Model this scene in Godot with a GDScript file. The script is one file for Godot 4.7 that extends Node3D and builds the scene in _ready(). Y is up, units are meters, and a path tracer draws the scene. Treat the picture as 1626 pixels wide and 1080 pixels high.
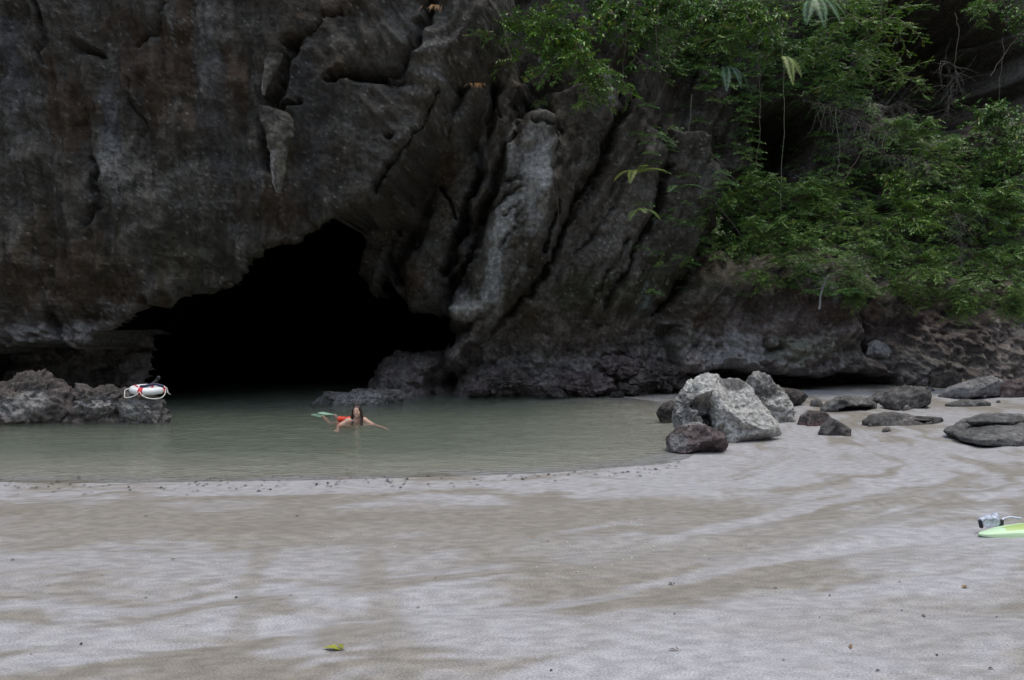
extends Node3D
# A lagoon beach inside a ring of cliffs: dark cave mouth, pool, sand, boulders and a thicket on the right.

const FOCAL := 1252.0          # pixels of the 1626 x 1080 photograph
const EYE := Vector3(0.0, 1.9, 0.0)
const PITCH := -0.0208         # radians, a touch below level
const CLIFF_STEP := 0.042

var nz := {}                   # noise fields by name
var mats := {}
var slabs := []
var cracks := []
var stains := []
var cave_poly := PackedVector2Array()
var used_names := {}

# ---------------------------------------------------------------- camera, light
func _ready() -> void:
	var cam := Camera3D.new()
	cam.name = "camera"
	cam.position = EYE
	cam.rotation.x = PITCH
	cam.fov = rad_to_deg(2.0 * atan(540.0 / FOCAL))
	cam.near = 0.05
	cam.far = 400.0
	cam.current = true
	add_child(cam)
	var e := Environment.new()
	e.background_mode = Environment.BG_SKY
	var sm := ProceduralSkyMaterial.new()
	sm.sky_top_color = Color(0.80, 0.86, 0.95)
	sm.sky_horizon_color = Color(0.88, 0.90, 0.93)
	sm.sky_curve = 0.2
	sm.ground_bottom_color = Color(0.25, 0.25, 0.24)
	sm.ground_horizon_color = Color(0.6, 0.62, 0.64)
	sm.sun_angle_max = 1.0
	var sky := Sky.new()
	sky.sky_material = sm
	e.sky = sky
	e.background_energy_multiplier = 1.0
	e.tonemap_mode = Environment.TONE_MAPPER_LINEAR
	e.tonemap_exposure = 2.45
	e.sdfgi_enabled = true
	e.ssao_enabled = true
	e.ssil_enabled = true
	e.volumetric_fog_enabled = true
	e.volumetric_fog_density = 0.0
	var we := WorldEnvironment.new()
	we.name = "environment"
	we.environment = e
	add_child(we)
	var sun := DirectionalLight3D.new()
	sun.name = "sun"
	sun.light_energy = 0.3
	sun.light_color = Color(1.0, 0.97, 0.92)
	sun.light_angular_distance = 25.0
	sun.shadow_enabled = true
	add_child(sun)
	sun.look_at_from_position(Vector3(4, 20, 2), Vector3(0, 0, 0))
	make_noise()
	make_materials()
	build_setting()
	build_rocks()
	build_plants()
	build_things()

# ---------------------------------------------------------------- helpers
func at(px: float, py: float, d: float) -> Vector3:
	# the point seen at photograph pixel (px, py) that lies d metres away along -z
	var v := Vector3((px - 813.0) / FOCAL, (540.0 - py) / FOCAL, -1.0).rotated(Vector3.RIGHT, PITCH)
	return EYE + v * (d / -v.z)

func ground(px: float, py: float, h := -99.0) -> Vector3:
	# where that line of sight meets the sand, or the level h
	var v := Vector3((px - 813.0) / FOCAL, (540.0 - py) / FOCAL, -1.0).rotated(Vector3.RIGHT, PITCH)
	var y := 0.1 if h < -90.0 else h
	var p := Vector3.ZERO
	for i in 8:
		p = EYE + v * ((y - EYE.y) / v.y)
		if h < -90.0:
			y = lerpf(y, sand_height(p.x, p.z), 0.7)
	return p

func numbered(called: String) -> String:
	if not used_names.has(called):
		used_names[called] = 0
		return called
	used_names[called] += 1
	return "%s_%03d" % [called, used_names[called]]

func thing(called: String, label: String, category: String, where := Vector3.ZERO, group := "") -> Node3D:
	var o := Node3D.new()
	o.name = numbered(called)
	o.position = where
	add_child(o)
	tag(o, label, category, group)
	return o

func tag(o: Node, label: String, category: String, group := "", kind := "") -> void:
	if label: o.set_meta("label", label)
	if category: o.set_meta("category", category)
	if group: o.set_meta("group", group)
	if kind: o.set_meta("kind", kind)

func part(called: String, mesh: Mesh, parent: Node = self, label := "") -> MeshInstance3D:
	var o := MeshInstance3D.new()
	o.name = numbered(called) if parent == self else called
	o.mesh = mesh
	parent.add_child(o, true)
	if label: o.set_meta("label", label)
	return o

func structure(called: String, mesh: Mesh, parent: Node = self) -> MeshInstance3D:
	var o := part(called, mesh, parent)
	if parent == self: o.set_meta("kind", "structure")
	return o

func made(v: PackedVector3Array, ix: PackedInt32Array, m: Material, c := PackedColorArray(), uv := PackedVector2Array(), flat := false) -> ArrayMesh:
	# a mesh with smooth normals from its faces (clockwise fronts)
	var n := PackedVector3Array()
	if flat:
		var v2 := PackedVector3Array()
		var c2 := PackedColorArray()
		for i in ix:
			v2.append(v[i])
			if c.size(): c2.append(c[i])
		v = v2
		c = c2
		ix = PackedInt32Array(range(v.size()))
	n.resize(v.size())
	for t in range(0, ix.size(), 3):
		var a := ix[t]
		var b := ix[t + 1]
		var d := ix[t + 2]
		var f := (v[d] - v[a]).cross(v[b] - v[a])
		n[a] += f
		n[b] += f
		n[d] += f
	for i in n.size():
		n[i] = n[i].normalized() if n[i].length_squared() > 1e-20 else Vector3.UP
	var arr := []
	arr.resize(Mesh.ARRAY_MAX)
	arr[Mesh.ARRAY_VERTEX] = v
	arr[Mesh.ARRAY_NORMAL] = n
	if c.size(): arr[Mesh.ARRAY_COLOR] = c
	if uv.size(): arr[Mesh.ARRAY_TEX_UV] = uv
	arr[Mesh.ARRAY_INDEX] = ix
	var am := ArrayMesh.new()
	am.add_surface_from_arrays(Mesh.PRIMITIVE_TRIANGLES, arr)
	am.surface_set_material(0, m)
	return am

func grid_index(cols: int, rows: int, turned := false) -> PackedInt32Array:
	var ix := PackedInt32Array()
	ix.resize((cols - 1) * (rows - 1) * 6)
	var k := 0
	for j in rows - 1:
		for i in cols - 1:
			var a := j * cols + i
			var b := a + 1
			var c := a + cols
			var d := c + 1
			if turned:
				ix[k] = a; ix[k + 1] = b; ix[k + 2] = c
				ix[k + 3] = b; ix[k + 4] = d; ix[k + 5] = c
			else:
				ix[k] = a; ix[k + 1] = c; ix[k + 2] = b
				ix[k + 3] = b; ix[k + 4] = c; ix[k + 5] = d
			k += 6
	return ix

func field(called: String, kind: int, freq: float, octaves: int, rng_seed: int, fractal := FastNoiseLite.FRACTAL_FBM) -> FastNoiseLite:
	var f := FastNoiseLite.new()
	f.noise_type = kind as FastNoiseLite.NoiseType
	f.frequency = freq
	f.seed = rng_seed
	f.fractal_type = fractal if octaves > 1 else FastNoiseLite.FRACTAL_NONE
	f.fractal_octaves = octaves
	nz[called] = f
	return f

func make_noise() -> void:
	field("big", FastNoiseLite.TYPE_SIMPLEX_SMOOTH, 0.16, 3, 11)
	field("mid", FastNoiseLite.TYPE_SIMPLEX_SMOOTH, 0.7, 3, 23)
	field("fine", FastNoiseLite.TYPE_SIMPLEX_SMOOTH, 2.6, 3, 5)
	field("ridge", FastNoiseLite.TYPE_SIMPLEX_SMOOTH, 0.5, 4, 41, FastNoiseLite.FRACTAL_RIDGED)
	field("one", FastNoiseLite.TYPE_SIMPLEX, 1.0, 1, 77)
	field("two", FastNoiseLite.TYPE_SIMPLEX, 1.0, 2, 91)
	var c := field("cell", FastNoiseLite.TYPE_CELLULAR, 1.6, 1, 13)
	c.cellular_return_type = FastNoiseLite.RETURN_DISTANCE2_SUB
	var d := field("lump", FastNoiseLite.TYPE_CELLULAR, 1.3, 3, 29)
	d.cellular_return_type = FastNoiseLite.RETURN_DISTANCE

func lin(r: float, g: float, b: float) -> Color:
	return Color(r, g, b).linear_to_srgb()

func texture_of(size: int, f: Callable) -> ImageTexture:
	var im := Image.create(size, size, true, Image.FORMAT_RGB8)
	for y in size:
		for x in size:
			im.set_pixel(x, y, f.call(x, y))
	im.generate_mipmaps()
	return ImageTexture.create_from_image(im)

func seamless(rng_seed: int, kind: int, freq: float, octaves: int, size: int) -> Image:
	var f := FastNoiseLite.new()
	f.noise_type = kind as FastNoiseLite.NoiseType
	f.seed = rng_seed
	f.frequency = freq
	f.fractal_octaves = octaves
	f.fractal_type = FastNoiseLite.FRACTAL_FBM
	return f.get_seamless_image(size, size, false, false, 0.15)

func make_materials() -> void:
	# rock: grain and blotches over the vertex colours, pits as relief
	var a := seamless(3, FastNoiseLite.TYPE_SIMPLEX, 0.02, 5, 512)
	var b := seamless(8, FastNoiseLite.TYPE_CELLULAR, 0.03, 3, 512)
	var g := seamless(9, FastNoiseLite.TYPE_SIMPLEX, 0.11, 3, 512)
	var col := texture_of(512, func(x, y):
		var v: float = 0.40 + 0.42 * a.get_pixel(x, y).r + 0.55 * (g.get_pixel(x, y).r - 0.5)
		v = clampf(v, 0.12, 1.0)
		return Color(v, v * 0.985, v * 0.96))
	var rel := texture_of(512, func(x, y):
		var v: float = 0.45 * a.get_pixel(x, y).r + 0.35 * b.get_pixel(x, y).r + 0.3 * g.get_pixel(x, y).r
		return Color(v, v, v))
	var rock := StandardMaterial3D.new()
	rock.resource_name = "rock"
	rock.vertex_color_use_as_albedo = true
	rock.albedo_color = Color(1, 1, 1)
	rock.albedo_texture = col
	rock.roughness = 0.8
	rock.metallic_specular = 0.35
	rock.heightmap_enabled = true
	rock.heightmap_texture = rel
	rock.heightmap_scale = 5.5
	rock.uv1_triplanar = true
	rock.uv1_world_triplanar = true
	rock.uv1_scale = Vector3(0.6, 0.6, 0.6)
	mats.rock = rock
	var boulder: StandardMaterial3D = rock.duplicate()
	boulder.resource_name = "boulder"
	boulder.uv1_scale = Vector3(0.9, 0.9, 0.9)
	boulder.heightmap_scale = 2.5
	mats.boulder = boulder
	# sand: fine grain with a damp sheen
	var s1 := seamless(21, FastNoiseLite.TYPE_SIMPLEX, 0.02, 4, 512)
	var s2 := seamless(22, FastNoiseLite.TYPE_SIMPLEX, 0.25, 2, 512)
	var sc := texture_of(512, func(x, y):
		var v: float = 0.86 + 0.18 * (s1.get_pixel(x, y).r - 0.5) + 0.36 * (s2.get_pixel(x, y).r - 0.5)
		return Color(v, v, v))
	var sr := texture_of(512, func(x, y):
		var v: float = 0.7 * s1.get_pixel(x, y).r + 0.3 * s2.get_pixel(x, y).r
		return Color(v, v, v))
	var sand := StandardMaterial3D.new()
	sand.resource_name = "sand"
	sand.vertex_color_use_as_albedo = true
	sand.albedo_texture = sc
	sand.roughness = 0.62
	sand.metallic_specular = 0.4
	sand.heightmap_enabled = true
	sand.heightmap_texture = sr
	sand.heightmap_scale = 0.45
	sand.uv1_triplanar = true
	sand.uv1_world_triplanar = true
	sand.uv1_scale = Vector3(0.4, 0.5, 0.8)
	mats.sand = sand
	# water: a murky green film that mirrors what stands behind it
	var w := StandardMaterial3D.new()
	w.resource_name = "water"
	w.transparency = BaseMaterial3D.TRANSPARENCY_ALPHA
	w.albedo_color = Color(0.42, 0.47, 0.42, 0.12)
	w.roughness = 0.03
	w.metallic_specular = 0.45
	var wa := seamless(31, FastNoiseLite.TYPE_SIMPLEX_SMOOTH, 0.02, 3, 512)
	var wt := texture_of(512, func(x, y):
		var v: float = wa.get_pixel(x, y).r
		return Color(v, v, v))
	w.heightmap_enabled = true
	w.heightmap_texture = wt
	w.heightmap_scale = 1.2
	w.uv1_triplanar = true
	w.uv1_world_triplanar = true
	w.uv1_scale = Vector3(0.35, 0.35, 0.7)
	mats.water = w
	mats.plain_rock = rock

# ---------------------------------------------------------------- distances
func polygon_distance(p: Vector2, poly: PackedVector2Array) -> float:
	# negative inside
	var d := 1e9
	var s := 1.0
	var n := poly.size()
	var b := poly[n - 1]
	for i in n:
		var a := poly[i]
		var e := b - a
		var w := p - a
		var t := clampf(w.dot(e) / e.length_squared(), 0.0, 1.0)
		d = minf(d, (w - e * t).length_squared())
		var c1 := p.y >= a.y
		var c2 := p.y < b.y
		var c3 := e.x * w.y > e.y * w.x
		if (c1 and c2 and c3) or (not c1 and not c2 and not c3):
			s = -s
		b = a
	return s * sqrt(d)

func line_distance(p: Vector2, line: PackedVector2Array) -> float:
	var d := 1e9
	for i in line.size() - 1:
		var a := line[i]
		var e := line[i + 1] - a
		var w := p - a
		var t := clampf(w.dot(e) / e.length_squared(), 0.0, 1.0)
		d = minf(d, (w - e * t).length_squared())
	return sqrt(d)

func smin(a: float, b: float, k: float) -> float:
	var h := clampf(0.5 + 0.5 * (b - a) / k, 0.0, 1.0)
	return lerpf(b, a, h) - k * h * (1.0 - h)

func smax(a: float, b: float, k: float) -> float:
	return -smin(-a, -b, k)

# ---------------------------------------------------------------- sand
func shore(x: float, z: float) -> float:
	# metres of beach from the waterline; negative in the pool
	var zs := -9.68 - 0.052 * pow(maxf(0.0, x + 3.5), 1.75)
	var xs: float
	if z > -15.0: xs = lerpf(2.5, 3.45, clampf((-11.0 - z) / 4.0, 0.0, 1.0))
	elif z > -19.0: xs = lerpf(3.45, 3.5, (-15.0 - z) / 4.0)
	else: xs = lerpf(3.5, 2.0, clampf((-19.0 - z) / 2.0, 0.0, 1.0))
	var wob: float = 0.10 * nz.one.get_noise_2d(x * 0.35, z * 0.35)
	return smax(z - zs, x - xs, 1.6) - 0.25 + wob

func sand_height(x: float, z: float) -> float:
	var s := shore(x, z)
	if s < 0.0:
		return -(0.035 * -s + 0.010 * s * s) if s > -5.0 else maxf(-1.3, -0.425 - 0.13 * (-s - 5.0))
	var h := 0.014 * minf(s, 1.2) + 0.040 * maxf(0.0, s - 0.6)
	h = minf(h, 0.46)
	var amp := clampf(s * 0.6, 0.0, 1.0)
	var a: float = nz.one.get_noise_2d(s * 1.1 + 0.35 * nz.one.get_noise_2d(x * 0.25, z * 0.25), x * 0.12)
	var b: float = nz.one.get_noise_2d(s * 3.2 + 20.0 + 0.8 * nz.one.get_noise_2d(x * 0.5, z * 0.5 + 9.0), x * 0.3)
	return h + amp * (0.020 * a + 0.006 * b)

func sand_tone(x: float, z: float, s: float) -> Color:
	# pale washed sand against tan silt that the ebb left in its runnels
	var w: float = nz.mid.get_noise_2d(x * 0.8, z * 0.8)
	var flow: float = nz.one.get_noise_2d(s * 1.3 + 0.9 * w, x * 0.16 + 3.0)
	var flow2: float = nz.two.get_noise_2d(s * 4.5 + 1.3 * w + 40.0, x * 0.55)
	var patch: float = nz.mid.get_noise_2d(x * 0.45 + 50.0, z * 0.6)
	var tan_share: float = 0.42 + 0.55 * flow + 0.30 * flow2 + 0.75 * patch + 0.22 * nz.two.get_noise_2d(s * 11.0 + 2.0 * w, x * 1.4)
	for r in sand_marks:
		var q := Vector2((x - r[0]) / r[2], (z - r[1]) / r[3])
		var l := q.length() + 0.75 * w + 0.45 * flow2 + 0.3 * patch
		if l < 1.5:
			tan_share = lerpf(tan_share, r[4], smoothstep(1.45, 0.45, l) * 0.8)
	for r in runnels:
		var l: float = line_distance(Vector2(x, z), r[0]) / r[1] + 0.7 * w + 0.5 * flow2
		tan_share = lerpf(tan_share, r[2], smoothstep(1.6, 0.5, l) * 0.65)
	tan_share = smoothstep(0.0, 1.0, clampf(tan_share, 0.0, 1.0))
	var pale := Color(0.435, 0.42, 0.435)
	var silt := Color(0.285, 0.255, 0.218)
	var c := pale.lerp(silt, tan_share)
	var g: float = 1.0 + 0.05 * nz.fine.get_noise_2d(x * 1.2, z * 2.4) + 0.035 * nz.two.get_noise_2d(x * 1.2 + 2.0 * w, s * 12.0) + 0.045 * nz.two.get_noise_2d(x * 7.0, s * 18.0)
	# below the tide the bed is greener silt
	if s < 0.0:
		c = c.lerp(Color(0.41, 0.40, 0.34), smoothstep(0.0, 1.0, -s * 1.2))
	return Color(c.r * g, c.g * g, c.b * g)

var flecked := []
var sand_marks := []
var runnels := []

func mark(px: float, py: float, w: float, h: float, share: float) -> void:
	var a := ground(px, py)
	var l := ground(px - w * 0.5, py)
	var t := ground(px, py - h * 0.5)
	var b := ground(px, py + h * 0.5)
	sand_marks.append([a.x, (t.z + b.z) * 0.5, maxf(0.1, a.x - l.x), maxf(0.1, (b.z - t.z) * 0.5), share])

func runnel(pts: Array, width: float, share: float) -> void:
	var l := PackedVector2Array()
	for p in pts:
		var g := ground(p.x, p.y)
		l.append(Vector2(g.x, g.z))
	runnels.append([l, width, share])

func axis(parts: Array) -> PackedFloat32Array:
	# [[from, to, step], ...]
	var r := PackedFloat32Array()
	for p in parts:
		var x: float = p[0]
		while x < p[1] - 0.001:
			r.append(x)
			x += p[2]
	r.append(parts[-1][1])
	return r

func build_sand() -> void:
	mark(560, 845, 900, 120, 0.95)
	mark(1020, 820, 520, 60, 0.85)
	mark(120, 840, 420, 90, 0.8)
	mark(500, 773, 1100, 26, 0.0)
	mark(150, 1030, 420, 110, 0.05)
	mark(500, 1040, 190, 70, 0.1)
	mark(800, 1000, 300, 90, 0.12)
	mark(350, 890, 500, 30, 0.3)
	mark(960, 868, 260, 36, 0.55)
	mark(1000, 775, 380, 22, 0.05)
	mark(1250, 735, 260, 24, 0.25)
	mark(1150, 990, 500, 90, 0.35)
	mark(1300, 870, 500, 40, 0.6)
	mark(1450, 1000, 420, 120, 0.45)
	mark(1500, 720, 260, 40, 0.1)
	mark(540, 1010, 90, 40, 0.9)
	runnel([Vector2(360, 1120), Vector2(385, 1000), Vector2(400, 920), Vector2(430, 860)], 0.07, 0.8)
	runnel([Vector2(660, 1120), Vector2(625, 1010), Vector2(600, 930), Vector2(590, 880)], 0.08, 0.8)
	runnel([Vector2(900, 960), Vector2(1100, 915), Vector2(1350, 870), Vector2(1640, 838)], 0.10, 0.0)
	runnel([Vector2(1060, 852), Vector2(1260, 812), Vector2(1400, 778), Vector2(1520, 735)], 0.10, 0.0)
	runnel([Vector2(860, 925), Vector2(1100, 880), Vector2(1300, 842), Vector2(1640, 790)], 0.14, 0.75)
	runnel([Vector2(1000, 1010), Vector2(1250, 955), Vector2(1640, 915)], 0.12, 0.1)
	var xs := axis([[-60.0, -14.0, 2.0], [-14.0, -7.5, 0.12], [-7.5, 8.5, 0.036], [8.5, 16.0, 0.12], [16.0, 62.0, 2.0]])
	var zs := PackedFloat32Array([-60.0, -45.0, -38.0, -32.0, -28.0, -26.0, -24.0])
	var z := -22.5
	while z < -1.6:
		zs.append(z)
		z += maxf(0.02, 0.0095 * -z)
	for k in [-1.5, -1.2, -0.8, 0.0, 1.0, 3.0, 6.0, 12.0, 24.0, 40.0, 60.0]: zs.append(k)
	var v := PackedVector3Array()
	var c := PackedColorArray()
	for zz in zs:
		for x in xs:
			v.append(Vector3(x, sand_height(x, zz), zz))
			c.append(sand_tone(x, zz, shore(x, zz)))
	structure("sand", made(v, grid_index(xs.size(), zs.size(), true), mats.sand, c))

func build_water() -> void:
	var xs := axis([[-30.0, -10.0, 0.5], [-10.0, 4.6, 0.07]])
	var zs := axis([[-40.0, -22.0, 0.5], [-22.0, -9.0, 0.06]])
	var v := PackedVector3Array()
	var swimmer := Vector2(-2.95, -15.1)
	for z in zs:
		for x in xs:
			var h: float = 0.009 * nz.one.get_noise_2d(x * 0.8, z * 1.9) + 0.0025 * nz.one.get_noise_2d(x * 2.2 + 9.0, z * 5.0)
			var r := Vector2(x, z).distance_to(swimmer)
			h += 0.011 * sin(r * 13.0) * exp(-r * 0.7)
			var s := shore(x, z)
			h *= clampf(-s * 1.2, 0.0, 1.0)
			v.append(Vector3(x, h, z))
	structure("water", made(v, grid_index(xs.size(), zs.size(), true), mats.water))
	var f := FogVolume.new()
	f.name = "water_silt"
	f.shape = RenderingServer.FOG_VOLUME_SHAPE_BOX
	f.size = Vector3(22.0, 1.6, 30.0)
	f.position = Vector3(-6.5, -0.83, -24.5)
	var fm := FogMaterial.new()
	fm.albedo = Color(0.80, 0.84, 0.75)
	fm.density = 0.75
	f.material = fm
	f.set_meta("kind", "structure")
	add_child(f)

# ---------------------------------------------------------------- cliff
func slab(pts: Array, d: float, lean_x: float, lean_y: float, round_: float, fall := 7.0, top := -1.0) -> void:
	# a plate of rock: outline in photograph pixels, distance of its middle, how it leans, how far its edge rounds off
	var poly := PackedVector2Array()
	var box := Rect2()
	for i in pts.size():
		var w := at(pts[i][0], pts[i][1], d)
		poly.append(Vector2(w.x, w.y))
		box = Rect2(poly[0], Vector2.ZERO) if i == 0 else box.expand(poly[i])
	slabs.append({"poly": poly, "d": d, "lx": lean_x, "ly": lean_y, "r": round_, "fall": fall, "top": top if top > 0.0 else fall, "mid": box.get_center(), "box": box.grow(0.6)})

func crack(pts: Array, d: float, width: float, depth: float) -> void:
	var l := PackedVector2Array()
	var box := Rect2()
	for i in pts.size():
		var w := at(pts[i][0], pts[i][1], d)
		l.append(Vector2(w.x, w.y))
		box = Rect2(l[0], Vector2.ZERO) if i == 0 else box.expand(l[i])
	cracks.append({"l": l, "w": width, "d": depth, "box": box.grow(width * 3.0)})

func stain(px: float, py: float, w: float, h: float, d: float, color: Color, share: float, tilt := 0.0) -> void:
	var p := at(px, py, d)
	stains.append({"p": Vector2(p.x, p.y), "s": Vector2(w, h) * 0.5 * d / FOCAL, "c": color, "a": share, "t": Vector2(cos(tilt), sin(tilt))})

func lay_out_cliff() -> void:
	# the huge overhanging block left of and above the cave
	slab([[-500, -300], [760, -300], [775, 0], [735, 90], [700, 165], [640, 232], [600, 292], [545, 328], [470, 358], [425, 384], [392, 412], [352, 446], [292, 456], [252, 482], [205, 492], [160, 520], [108, 553], [66, 546], [28, 549], [-40, 556], [-500, 560]], 16.4, 0.10, 0.13, 0.22, 40.0)
	# undercut wall below it
	slab([[-500, 440], [240, 440], [246, 500], [232, 560], [228, 760], [-500, 760]], 18.9, 0.0, -0.3, 0.3, 20.0)
	# fins that hang in the right of the mouth
	slab([[705, 150], [770, 140], [772, 230], [742, 330], [712, 410], [688, 472], [660, 478], [632, 440], [618, 400], [640, 330], [668, 250]], 19.8, -0.3, 0.048, 0.35, 20.0)
	slab([[600, 300], [650, 250], [640, 340], [610, 440], [590, 470], [566, 440], [572, 380]], 20.2, -0.2, 0.040, 0.3, 20.0)
	slab([[640, 430], [700, 400], [715, 440], [700, 490], [668, 500], [640, 486]], 20.1, -0.1, 0.040, 0.35, 20.0)
	# pale streaked plate
	slab([[790, 205], [850, 180], [884, 205], [886, 310], [868, 372], [842, 420], [812, 470], [768, 500], [742, 516], [712, 512], [704, 490], [740, 430], [770, 340]], 19.1, -0.18, 0.056, 0.3)
	# rib between block and plate
	slab([[745, 60], [800, 60], [830, 120], [812, 190], [782, 270], [756, 340], [742, 330], [768, 230], [760, 140]], 18.8, -0.2, 0.056, 0.25)
	# long leaning plates to the right
	slab([[870, 160], [930, 130], [968, 112], [976, 170], [948, 250], [908, 330], [880, 400], [836, 462], [782, 520], [742, 566], [716, 596], [700, 600], [704, 566], [760, 512], [826, 440], [872, 360]], 19.5, -0.16, 0.056, 0.25)
	slab([[985, 150], [1030, 190], [1060, 250], [1030, 330], [990, 420], [950, 480], [880, 520], [800, 540], [846, 466], [890, 400], [930, 310], [962, 230]], 19.9, -0.12, 0.080, 0.35)
	slab([[1060, 200], [1130, 220], [1150, 300], [1110, 400], [1060, 470], [1000, 510], [960, 500], [1000, 420], [1040, 330]], 20.2, -0.1, 0.088, 0.35)
	# pocked foot of the wall
	slab([[745, 560], [800, 520], [900, 515], [1000, 525], [1110, 520], [1140, 590], [1120, 700], [700, 700], [722, 610]], 21.0, 0.0, -0.5, 0.5, 2.0)
	slab([[600, 596], [636, 574], [690, 570], [712, 584], [700, 604], [694, 700], [590, 700], [580, 640]], 20.5, 0.0, -0.3, 0.35, 3.0)
	# ledge and nose on the right with the notch under it
	slab([[1085, 480], [1180, 445], [1262, 432], [1350, 446], [1385, 500], [1380, 560], [1425, 588], [1420, 600], [1330, 598], [1240, 600], [1160, 590], [1080, 584]], 20.0, 0.0, -0.12, 0.35, 6.0, 1.5)
	slab([[1205, 470], [1262, 440], [1340, 450], [1372, 500], [1366, 556], [1310, 580], [1240, 572], [1204, 530]], 19.6, 0.0, 0.0, 0.45, 4.0, 1.5)
	slab([[1375, 500], [1440, 482], [1540, 500], [1640, 492], [2100, 500], [2100, 700], [1430, 700], [1410, 600]], 20.2, 0.0, -0.45, 0.4, 3.0, 1.5)
	for p in [[236, 780], [236, 560], [262, 486], [300, 440], [380, 400], [450, 350], [520, 318], [590, 280], [640, 300], [612, 440], [640, 490], [700, 500], [736, 520], [716, 590], [690, 566], [630, 566], [588, 600], [570, 660], [570, 780]]:
		var w := at(p[0], p[1], 20.2)
		cave_poly.append(Vector2(w.x, w.y))
	crack([[520, 118], [575, 105], [620, 88], [655, 50], [672, 0], [680, -60]], 16.2, 0.07, 0.5)
	crack([[595, 100], [618, 112], [628, 104]], 16.2, 0.10, 0.45)
	crack([[690, 130], [668, 180], [640, 216], [606, 262], [585, 290]], 16.4, 0.05, 0.35)
	crack([[404, 262], [412, 225], [410, 180], [425, 140], [438, 100], [455, 60]], 16.3, 0.11, 0.55)
	crack([[416, 168], [448, 155], [462, 152]], 16.3, 0.05, 0.35)
	crack([[440, 60], [500, 30], [540, 10]], 16.2, 0.025, 0.18)
	crack([[210, 60], [240, 44], [268, 10]], 16.2, 0.04, 0.2)
	crack([[60, 20], [76, 70], [70, 100]], 16.3, 0.06, 0.25)
	crack([[130, 68], [150, 80], [140, 74]], 16.3, 0.06, 0.3)
	crack([[200, 130], [212, 180], [210, 240]], 16.3, 0.03, 0.16)
	crack([[204, 480], [206, 520], [214, 560]], 16.5, 0.10, 0.4)
	crack([[136, 250], [146, 320], [120, 350]], 16.4, 0.07, 0.25)
	crack([[66, 500], [70, 540]], 16.5, 0.05, 0.3)
	crack([[700, 612], [716, 590], [742, 566], [784, 520], [832, 464], [880, 398], [905, 340], [950, 262], [986, 190], [1010, 150]], 19.6, 0.09, 0.6)
	crack([[705, 596], [690, 640]], 20.0, 0.28, 1.2)
	crack([[800, 400], [815, 372], [820, 330], [800, 350]], 19.1, 0.03, 0.2)
	crack([[790, 200], [784, 170], [786, 130]], 18.8, 0.05, 0.3)
	crack([[842, 196], [866, 205], [884, 206]], 19.0, 0.05, 0.35)
	crack([[770, 320], [800, 290], [834, 286]], 19.0, 0.05, 0.3)
	crack([[770, 350], [790, 270], [822, 200], [840, 150]], 19.0, 0.045, 0.35)
	crack([[960, 480], [1000, 420], [1040, 330], [1060, 260]], 20.1, 0.06, 0.4)
	crack([[1040, 505], [1070, 470], [1110, 410], [1140, 330]], 20.3, 0.05, 0.4)
	crack([[856, 440], [900, 360], [930, 320], [946, 280]], 19.6, 0.035, 0.22)
	crack([[930, 500], [960, 450], [1000, 380]], 19.9, 0.04, 0.2)
	crack([[1130, 600], [1180, 596], [1260, 604], [1330, 602], [1420, 604]], 20.2, 0.12, 1.5)
	crack([[1376, 470], [1380, 520], [1392, 560]], 20.0, 0.12, 0.7)
	crack([[1205, 540], [1220, 560], [1236, 556]], 20.2, 0.10, 0.4)
	crack([[738, 160], [734, 154]], 18.8, 0.10, 0.5)
	crack([[606, 205], [612, 204]], 16.4, 0.06, 0.3)
	crack([[742, 172], [712, 250], [676, 320], [650, 390], [630, 430]], 19.8, 0.20, 1.1)
	crack([[790, 150], [766, 250], [738, 350], [706, 430]], 19.4, 0.10, 0.8)
	crack([[806, 250], [778, 330], [748, 410], [700, 494], [668, 520]], 19.3, 0.09, 0.7)
	crack([[700, 300], [716, 330], [724, 352]], 19.6, 0.05, 0.4)
	crack([[880, 210], [884, 330], [860, 400]], 19.2, 0.05, 0.35)
	crack([[760, 345], [800, 322], [830, 300]], 19.1, 0.035, 0.3)
	crack([[905, 420], [940, 370], [975, 330], [1000, 280]], 19.8, 0.03, 0.2)
	for q in [[190, 280, 140, 70, 16.0], [290, 290, 120, 70, 16.0], [400, 270, 60, 50, 16.0], [18, 210, 30, 70, 16.0], [690, 70, 90, 120, 15.6], [640, 110, 60, 60, 15.8], [255, 20, 60, 40, 15.5], [700, 150, 60, 50, 16.0], [620, 210, 20, 20, 16.2], [850, 575, 120, 50, 20.5], [1180, 565, 120, 50, 19.9], [1310, 550, 80, 40, 19.6], [980, 360, 80, 90, 19.9]]:
		var w := at(q[0], q[1], q[4])
		flecked.append([w.x, w.y, q[2] * 0.6 * q[4] / FOCAL, q[3] * 0.6 * q[4] / FOCAL])
	# mineral stains
	var white := Color(0.56, 0.57, 0.58)
	var pale := Color(0.30, 0.30, 0.29)
	var rust := Color(0.14, 0.085, 0.05)
	var soot := Color(0.035, 0.034, 0.036)
	var moss := Color(0.055, 0.06, 0.03)
	stain(850, 270, 60, 150, 19.1, white, 0.9)
	stain(812, 240, 26, 110, 19.1, white, 0.6)
	stain(800, 350, 40, 120, 19.1, white, 0.7, 0.25)
	stain(785, 420, 36, 150, 19.1, Color(0.5, 0.52, 0.53), 0.9, 0.1)
	stain(735, 494, 60, 44, 19.2, white, 0.7)
	stain(962, 140, 26, 90, 19.5, white, 0.8)
	stain(862, 195, 50, 30, 19.0, white, 0.5)
	stain(765, 240, 18, 60, 18.9, white, 0.7)
	stain(700, 130, 90, 120, 16.4, pale, 0.45)
	stain(640, 80, 120, 160, 16.3, pale, 0.3)
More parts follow.
